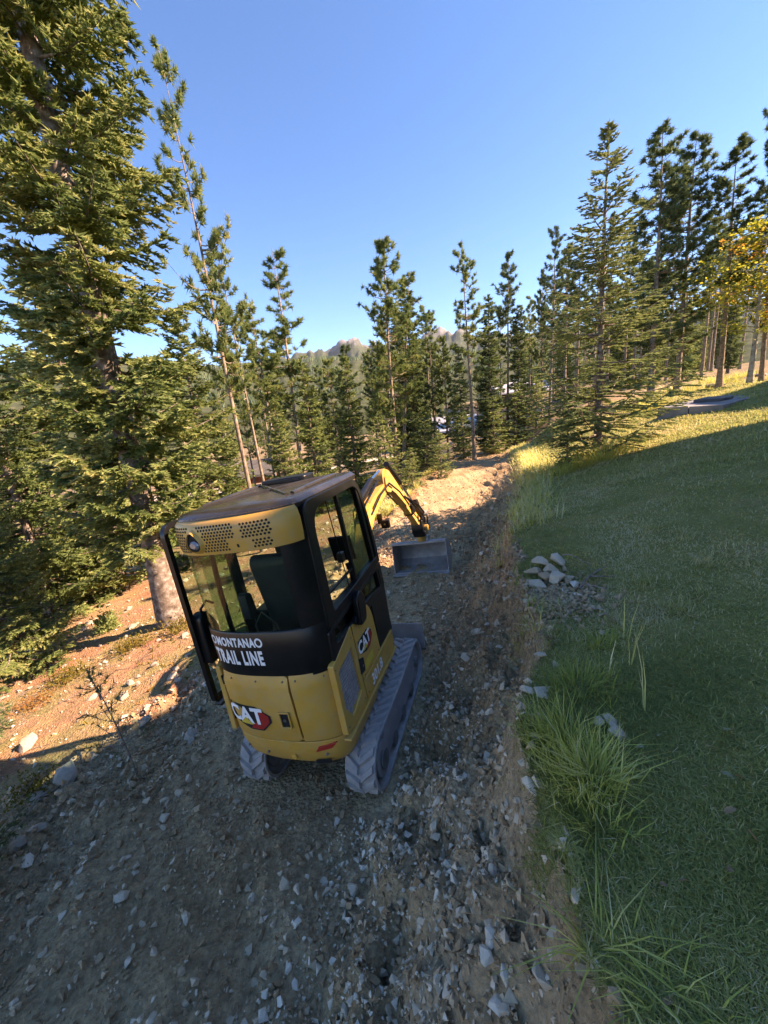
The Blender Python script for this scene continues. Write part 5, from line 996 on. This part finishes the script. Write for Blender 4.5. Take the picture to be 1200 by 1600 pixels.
def tuft(p, n, L, spread, label, xy=None, mat='tallgrass', tint=(0.45, 0.2), lean=(0, 0), w=0.0022, name='grass_tuft', group=None, bend=(0.3, 1.3)):
    q = ground_at(*p) if xy is None else np.array([xy[0], xy[1], hz(*xy)]); X = RNG.normal(0, spread, n); Y = RNG.normal(0, spread * 0.8, n)
    O = np.stack([X, Y, height(X + q[0], Y + q[1]) - q[2] - 0.01], -1); A = np.arctan2(Y + lean[1], X + lean[0]) + RNG.normal(0, 0.8, n)
    V, F = blades(O, A, L * RNG.uniform(0.45, 1.15, n), w * RNG.uniform(0.6, 1.3, n), RNG.uniform(*bend, n)); T = np.clip(RNG.normal(tint[0], tint[1], n), 0, 1)
    return tag(link(name, np_mesh(name, V, F, M[mat], False, {'tint': np.repeat(T, 6)}), None, q), label, 'grass', group)
tuft((870, 1160), 380, 0.20, 0.06, 'big yellow green grass clump on the cut bank edge, left half', lean=(-0.06, 0), tint=(0.58, 0.2), bend=(0.2, 0.95))
tuft((920, 1225), 480, 0.21, 0.065, 'big yellow green grass clump on the cut bank edge, right half', lean=(-0.02, 0), tint=(0.53, 0.2), bend=(0.2, 0.95))
tuft((935, 1300), 80, 0.15, 0.05, 'thin grass growing below the big clump on the bank', tint=(0.4, 0.2))
tuft((930, 1480), 34, 0.22, 0.02, 'sprawling pale grass plant hanging over the bank at bottom right', tint=(0.6, 0.18), w=0.0022, bend=(0.8, 1.7))
tuft((1000, 1530), 34, 0.16, 0.04, 'loose yellowish grass plant right of the sprawling one', tint=(0.62, 0.18), w=0.0018, bend=(0.7, 1.6))
tuft((1050, 1590), 60, 0.10, 0.05, 'green grass plant at the bottom edge on the right', tint=(0.4, 0.2), bend=(0.6, 1.5))
tuft((940, 1010), 90, 0.16, 0.04, 'fresh green grass tuft on the dirt patch right of the bank', tint=(0.25, 0.15))
tuft((905, 1080), 200, 0.17, 0.09, 'dark green grass patch right behind the big clump', tint=(0.15, 0.15))
tuft((840, 985), 26, 0.20, 0.02, 'few pale stalks sticking up at the lawn edge below the rock heap', tint=(0.8, 0.15))
tuft((825, 975), 140, 0.14, 0.05, 'ragged grass at the lawn edge left of the rock heap', tint=(0.35, 0.2))
tuft((880, 740), 260, 0.55, 0.22, 'bright grass clump at the lawn corner, left of the tallest clump', tint=(0.6, 0.15), w=0.006)
tuft((940, 720), 320, 0.60, 0.22, 'tall bright sunlit grass clump at the foot of the young spruce', tint=(0.55, 0.15), w=0.006)
tuft((1120, 600), 400, 0.75, 0.5, 'tall sunlit grass along the far lawn edge under the autumn tree', tint=(0.7, 0.15), w=0.01)
tuft((1060, 615), 500, 0.75, 0.7, 'tall yellow grass at the far lawn edge right of the young spruce', tint=(0.72, 0.15), w=0.01)
tuft((1010, 640), 480, 0.6, 0.40, 'yellowing grass behind the young spruce on the right', tint=(0.7, 0.18), w=0.009)
tuft((1165, 588), 300, 0.6, 0.5, 'tall grass left of the two leaning trunks at the right edge', tint=(0.7, 0.15), w=0.01)
for k, (a, b) in enumerate([((975, 1000), .34), ((985, 1040), .30), ((1010, 1110), .40), ((950, 1055), .26)]):
    tuft(a, 3, b, 0.012, ['dry seed stalk standing at the right of the fresh green tuft', 'dry seed stalk just below the tallest stalk on the lawn', 'leaning tall seed stalk on the lawn right of the big clump', 'short dry stalk above the big grass clump'][k], tint=(0.9, 0.08), w=0.0035, bend=(0.1, 0.4))
# verge grass as one mass: along the sunlit right edge and the outer edge of the far trail
n = 16000; Y = RNG.uniform(4.5, 22, n); side_ = RNG.random(n) < 0.45; t = np.where(side_, crest(Y) + RNG.normal(0.15, 0.22, n), -1.75 - np.abs(RNG.normal(0, 0.5, n))); X = t + xc(Y); ok = side_ | ((Y > 9) & (fbm(X * 0.8, Y * 0.8, 3, 141) > 0.0)); X, Y = X[ok], Y[ok]
V, F = blades(np.stack([X, Y, height(X, Y) - 0.01], -1), RNG.uniform(0, 6.28, len(X)), RNG.uniform(0.10, 0.34, len(X)), 0.002 + 0.0007 * Y, RNG.uniform(0.3, 1.3, len(X)))
tag(link('verge_grass', np_mesh('verge_grass', V, F, M['tallgrass'], False, {'tint': np.repeat(np.clip(RNG.normal(0.72, 0.17, len(X)), 0, 1), 6)})), 'dry yellow grass along the edges of the trail', kind='stuff')
# ------------------------------------------------------------------ slope plants, twigs, leaves
def bush(p, n, R, H, label, mat='shrub', leaf=0.035, tint=(0.5, 0.2), group=None):
    q = ground_at(*p); O = RNG.normal(0, 1, (n, 3)) * [R * 0.5, R * 0.5, H * 0.3] + [0, 0, H * 0.45]; O[:, 2] = np.abs(O[:, 2]); D = RNG.normal(0, 0.6, (n, 3)) + [0, 0, 0.8]; L = leaf * RNG.uniform(0.6, 1.4, n)
    o = empty('shrub', q); tag(o, label, 'shrub', group)
    link('foliage', sprays_mesh('shrub_foliage', O, D, RNG.normal(0, 1, (n, 3)), L, L * 0.3, np.clip(RNG.normal(tint[0], tint[1], n), 0, 1), M[mat]), o)
    link('stem', tubes_mesh('shrub_stems', [(np.array([[0, 0, -0.03], [RNG.normal(0, R * .15), RNG.normal(0, R * .15), H * .4], [RNG.normal(0, R * .35), RNG.normal(0, R * .35), H * .8]]), [0.006, 0.004, 0.002]) for _ in range(7)], M['twig']), o); return o
bush((170, 985), 700, 0.22, 0.34, 'bright green seedling clump among the pale rocks', 'spruce', 0.06, (0.75, 0.12))
bush((110, 1060), 500, 0.30, 0.16, 'low yellow shrub on the sunlit slope', 'shrub', 0.04, (0.3, 0.15)); bush((210, 1010), 450, 0.30, 0.15, 'low ochre shrub right of the green seedlings', 'shrub', 0.04, (0.4, 0.2))
bush((90, 970), 500, 0.4, 0.2, 'yellow green cover at the foot of the left spruces', 'shrub', 0.045, (0.15, 0.12)); bush((45, 1240), 300, 0.22, 0.10, 'small yellow shrub by the shadow line at left', 'shrub', 0.03, (0.3, 0.15))
bush((280, 985), 420, 0.3, 0.18, 'yellow bush between the trunk shadow and the open door', 'shrub', 0.04, (0.25, 0.15)); bush((55, 1100), 300, 0.3, 0.10, 'reddish low shrub at the left on the slope', 'shrub', 0.035, (0.9, 0.1))
n = 7000; Y = RNG.uniform(2, 22, n); t = RNG.uniform(-14, -2.0, n); X = t + xc(Y); ok = (t < dirt_left(Y) - 0.2) & (fbm(X * 0.7, Y * 0.7, 3, 151) > 0.10); X, Y = X[ok], Y[ok]; n = len(X)
L = RNG.uniform(0.03, 0.09, n); tag(link('ground_cover', sprays_mesh('ground_cover', np.stack([X, Y, height(X, Y)], -1), RNG.normal(0, 0.6, (n, 3)) + [0, 0, 0.8], RNG.normal(0, 1, (n, 3)), L, L * 0.25, np.clip(0.35 + fbm(X * 1.1, Y * 1.1, 2, 161) + RNG.normal(0, 0.15, n), 0, 1), M['shrub'])), 'low yellow and red ground plants on the slope', kind='stuff')
# fallen sticks, one mass of fine ones plus single big ones
paths = []
for _ in range(420):
    y = RNG.uniform(2.2, 13); t_ = RNG.uniform(-9, -1.8); x = t_ + float(xc(np.array(y))); a = RNG.uniform(0, 6.28); l = RNG.uniform(0.08, 0.4)
    xs = x + math.cos(a) * l * np.array([-.5, 0, .5]); ys = y + math.sin(a) * l * np.array([-.5, 0, .5]); paths.append((np.stack([xs, ys, height(xs, ys) + RNG.uniform(0.0, 0.03, 3)], -1), [0.004, 0.005, 0.002]))
tag(link('fallen_twigs', tubes_mesh('fallen_twigs', paths, M['twig'])), 'thin dead twigs littering the slope left of the trail', kind='stuff')
def stick(p, q, r, label, lift=0.03, fork=()):
    a = ground_at(*p); b = ground_at(*q); u = np.linspace(0, 1, 7)[:, None]; P = a + (b - a) * u; P[:, 2] = height(P[:, 0], P[:, 1]) + lift + 0.02 * np.sin(u[:, 0] * 5); c = P[0].copy()
    ps = [(P - c, np.linspace(r, r * 0.5, 7))]
    for f, dx, dy, dz_ in fork: s = P[f] - c; ps.append((np.stack([s, s + np.array([dx, dy, dz_]) * 0.5, s + np.array([dx, dy, dz_])]), [r * 0.7, r * 0.5, r * 0.25]))
    return tag(link('stick', tubes_mesh('stick', ps, M['twig']), None, c), label, 'stick')
stick((905, 930), (935, 895), 0.011, 'forked grey dead branch lying on the lawn by the rock heap', 0.05, [(3, 0.18, -0.08, 0.02), (4, 0.16, 0.06, 0.05), (1, 0.12, -0.12, 0.0)]); stick((878, 878), (925, 890), 0.007, 'thin straight stick reaching right from the rock heap', 0.06)
stick((45, 1285), (105, 1215), 0.012, 'bent dead stick on the stones at the left edge', 0.06); stick((128, 1195), (150, 1170), 0.010, 'short stick standing by the shadow line at left', 0.05)
stick((690, 1300), (720, 1205), 0.003, 'straw stem stuck in the loose bank', 0.03)
def leaf_mesh(seed):
    rg_ = np.random.default_rng(seed); n = 9; u = np.linspace(0, 1, n); w = 0.30 * np.sin(u * math.pi) ** 0.8; c = 0.16 * np.sin(u * 2.6 + rg_.uniform(0, 2)); V = []
    for k in range(n): V += [(u[k] - 0.5, -w[k], c[k] + 0.10), (u[k] - 0.5, 0, c[k]), (u[k] - 0.5, w[k], c[k] + 0.07)]
    F = [(3*k+a, 3*k+a+1, 3*k+a+4, 3*k+a+3) for k in range(n-1) for a in (0, 1)]; return np.array(V), np.array(F)
M['leafgreen'] = worn('faded_green_leaf', [(0.3, (0.15,0.17,0.07)), (0.7, (0.24,0.23,0.11))], 3.0, 0.6); M['leafbrown'] = worn('brown_leaf', [(0.3, (0.20,0.11,0.05)), (0.7, (0.32,0.20,0.10))], 3.0, 0.7)
for k, (p, s, mt, lb) in enumerate([((1138, 1153), .085, 'leafgreen', 'large faded green leaf on the lawn at right'), ((1115, 1182), .075, 'leafgreen', 'narrow pale leaf just below the large green leaf'), ((1135, 1225), .07, 'leafgreen', 'grey green leaf lying flat right of the big clump'), ((1140, 1280), .06, 'leafbrown', 'curled brown leaf on the lawn at right'), ((1175, 1318), .06, 'leafbrown', 'tan leaf near the right edge of the lawn'),
                                 ((1155, 1225), .05, 'leafbrown', 'small brown leaf beside the flat grey green leaf'), ((1070, 1390), .045, 'leafbrown', 'small rusty leaf lower on the lawn'), ((1035, 1395), .045, 'leafbrown', 'little tan leaf near the loose grass plant'), ((1135, 1370), .05, 'leafbrown', 'pale curled leaf on the lower right lawn'), ((1000, 1175), .05, 'leafgreen', 'grey leaf beside the low stone near the clump'), ((1042, 1578), .05, 'leafbrown', 'pale dry leaf at the bottom edge of the lawn'), ((1030, 1160), .04, 'leafgreen', 'bluish small leaf in the grass right of the stones')]):
    q = ground_at(*p); me = np_mesh('leaf', *leaf_mesh(k), M[mt], True); o = link('fallen_leaf', me, None, (q[0], q[1], q[2] + 0.03)); o.scale = (s * 0.75, s * 0.6, s * 0.9); o.rotation_euler = (RNG.normal(0, .3), RNG.normal(0, .3), RNG.uniform(-0.6, 0.6)); tag(o, lb, 'leaf')
# small bare sapling on the trail edge
q = ground_at(215, 1212); tp = np.array([pix_x(133, 1045, q[1] + 0.05), q[1] + 0.05, pix_z(133, 1045, q[1] + 0.05)]); sap = empty('pine_sapling', q); tag(sap, 'bare leaning pine sapling with sparse needles on the trail edge', 'sapling')
u = np.linspace(0, 1, 8)[:, None]; P = (tp - q) * u + np.array([0.03, 0, 0]) * np.sin(u * 3); pths = [(P, np.linspace(0.011, 0.004, 8))]; O = []; D = []
for f in (0.3, 0.36, 0.52, 0.62, 0.72, 0.82, 0.92):
    for a in RNG.uniform(0, 6.28, 4):
        s = P[0] + (P[-1] - P[0]) * f; l = 0.26 * (1.1 - f) + 0.06; e = s + np.array([math.cos(a), math.sin(a), 0.35]) * l; pths.append((np.stack([s, (s + e) / 2 - [0, 0, 0.01], e]), [0.004, 0.003, 0.002]))
        m = 16; v = RNG.uniform(0.5, 1, (m, 1)); O.append(s + (e - s) * v); D.append((e - s)[None] / l * 0.6 + RNG.normal(0, 0.6, (m, 3)))
m = 40; O.append(P[-1] - (P[-1] - P[0]) * RNG.uniform(0, 0.16, (m, 1))); D.append(RNG.normal(0, 0.6, (m, 3)) + [0, 0, 0.5]); O = np.concatenate(O); D = np.concatenate(D); L = RNG.uniform(0.035, 0.065, len(O))
link('trunk', tubes_mesh('sapling_trunk', pths, M['twig']), sap); link('crown', sprays_mesh('sapling_crown', O, D, RNG.normal(0, 1, O.shape), L, L * 0.06, RNG.uniform(0.1, 0.6, len(O)), M['darkpine']), sap)
# little spruces at the left edge whose twigs reach into the picture
EDGE = spruce(480, 1.9, 0.78, 0.15, 13, 6, 0.035, 0.045, M['darkpine'], M['bark_spruce'], droop=-0.05, twig_n=10, dens=1.0, name='edgespruce')
q = ground_at(-75, 1225); tree('spruce_sapling', EDGE, q[0], q[1], 0.4, 0.95, 'dark spruce sapling reaching in at the left edge, upper of two')
q = ground_at(-90, 1420); tree('spruce_sapling', EDGE, q[0], q[1], 2.0, 0.72, 'dark spruce sapling at the left edge, lower of two')
# flat stone platform on the far lawn
M['paver'] = worn('grey_paver', [(0.3, (0.17,0.165,0.165)), (0.7, (0.27,0.265,0.26))], 2.0, 0.85, 0, 0.2, 30.0); M['lid'] = worn('dark_lid', [(0.3, (0.06,0.065,0.07)), (0.7, (0.11,0.115,0.12))], 3.0, 0.5)
q = ground_at(1112, 632); pl = empty('stone_platform', (q[0], q[1], q[2]), math.radians(28)); tag(pl, 'low grey stone platform with dark lid on the far lawn', 'platform')
pl.rotation_euler = (0, math.radians(-3), math.radians(28)); z0 = -0.3
for i in range(4):
    for j in range(2): MB().box(-1.25 + i*0.63, -1.25 + i*0.63 + 0.61, -0.75 + j*0.76, -0.75 + j*0.76 + 0.74, z0, 0.10 + 0.008*((i+j) % 2)).build('paver', M['paver'], pl, 0.012)
ld = MB().box(-0.35, 0.35, -0.35, 0.30, 0.10, 0.19).build('lid', M['lid'], pl, 0.02); MB().tube([(-0.1,-0.36,0.15),(-0.1,-0.40,0.16),(0.1,-0.40,0.16),(0.1,-0.36,0.15)], 0.012, 8).build('handle', M['steel'], ld)
q = ground_at(1115, 604); stone(q[0], q[1], 0.55, 'long pale rock in the tall grass beyond the platform', mesh=PALE[1], name='rock', sq=(1.4, 0.7, 0.5)); q = ground_at(1185, 588); stone(q[0], q[1], 0.5, 'pale rock at the far lawn edge by the right border', mesh=PALE[2], name='rock', sq=(1.5, 0.7, 0.5))
# ------------------------------------------------------------------ haze: thin even air round the whole place
hm = bpy.data.materials.new('thin_air'); hm.use_nodes = True; hn = hm.node_tree.nodes; hn.remove(hn['Principled BSDF'])
pv = hn.new('ShaderNodeVolumePrincipled'); pv.inputs['Color'].default_value = (0.68, 0.82, 1.0, 1); pv.inputs['Density'].default_value = 0.000025; pv.inputs['Anisotropy'].default_value = 0.2
hm.node_tree.links.new(pv.outputs[0], hn['Material Output'].inputs['Volume'])
hb_ = MB().box(-9500, 9500, -600, 9500, -60, 1250).build('haze', hm); tag(hb_, kind='stuff')
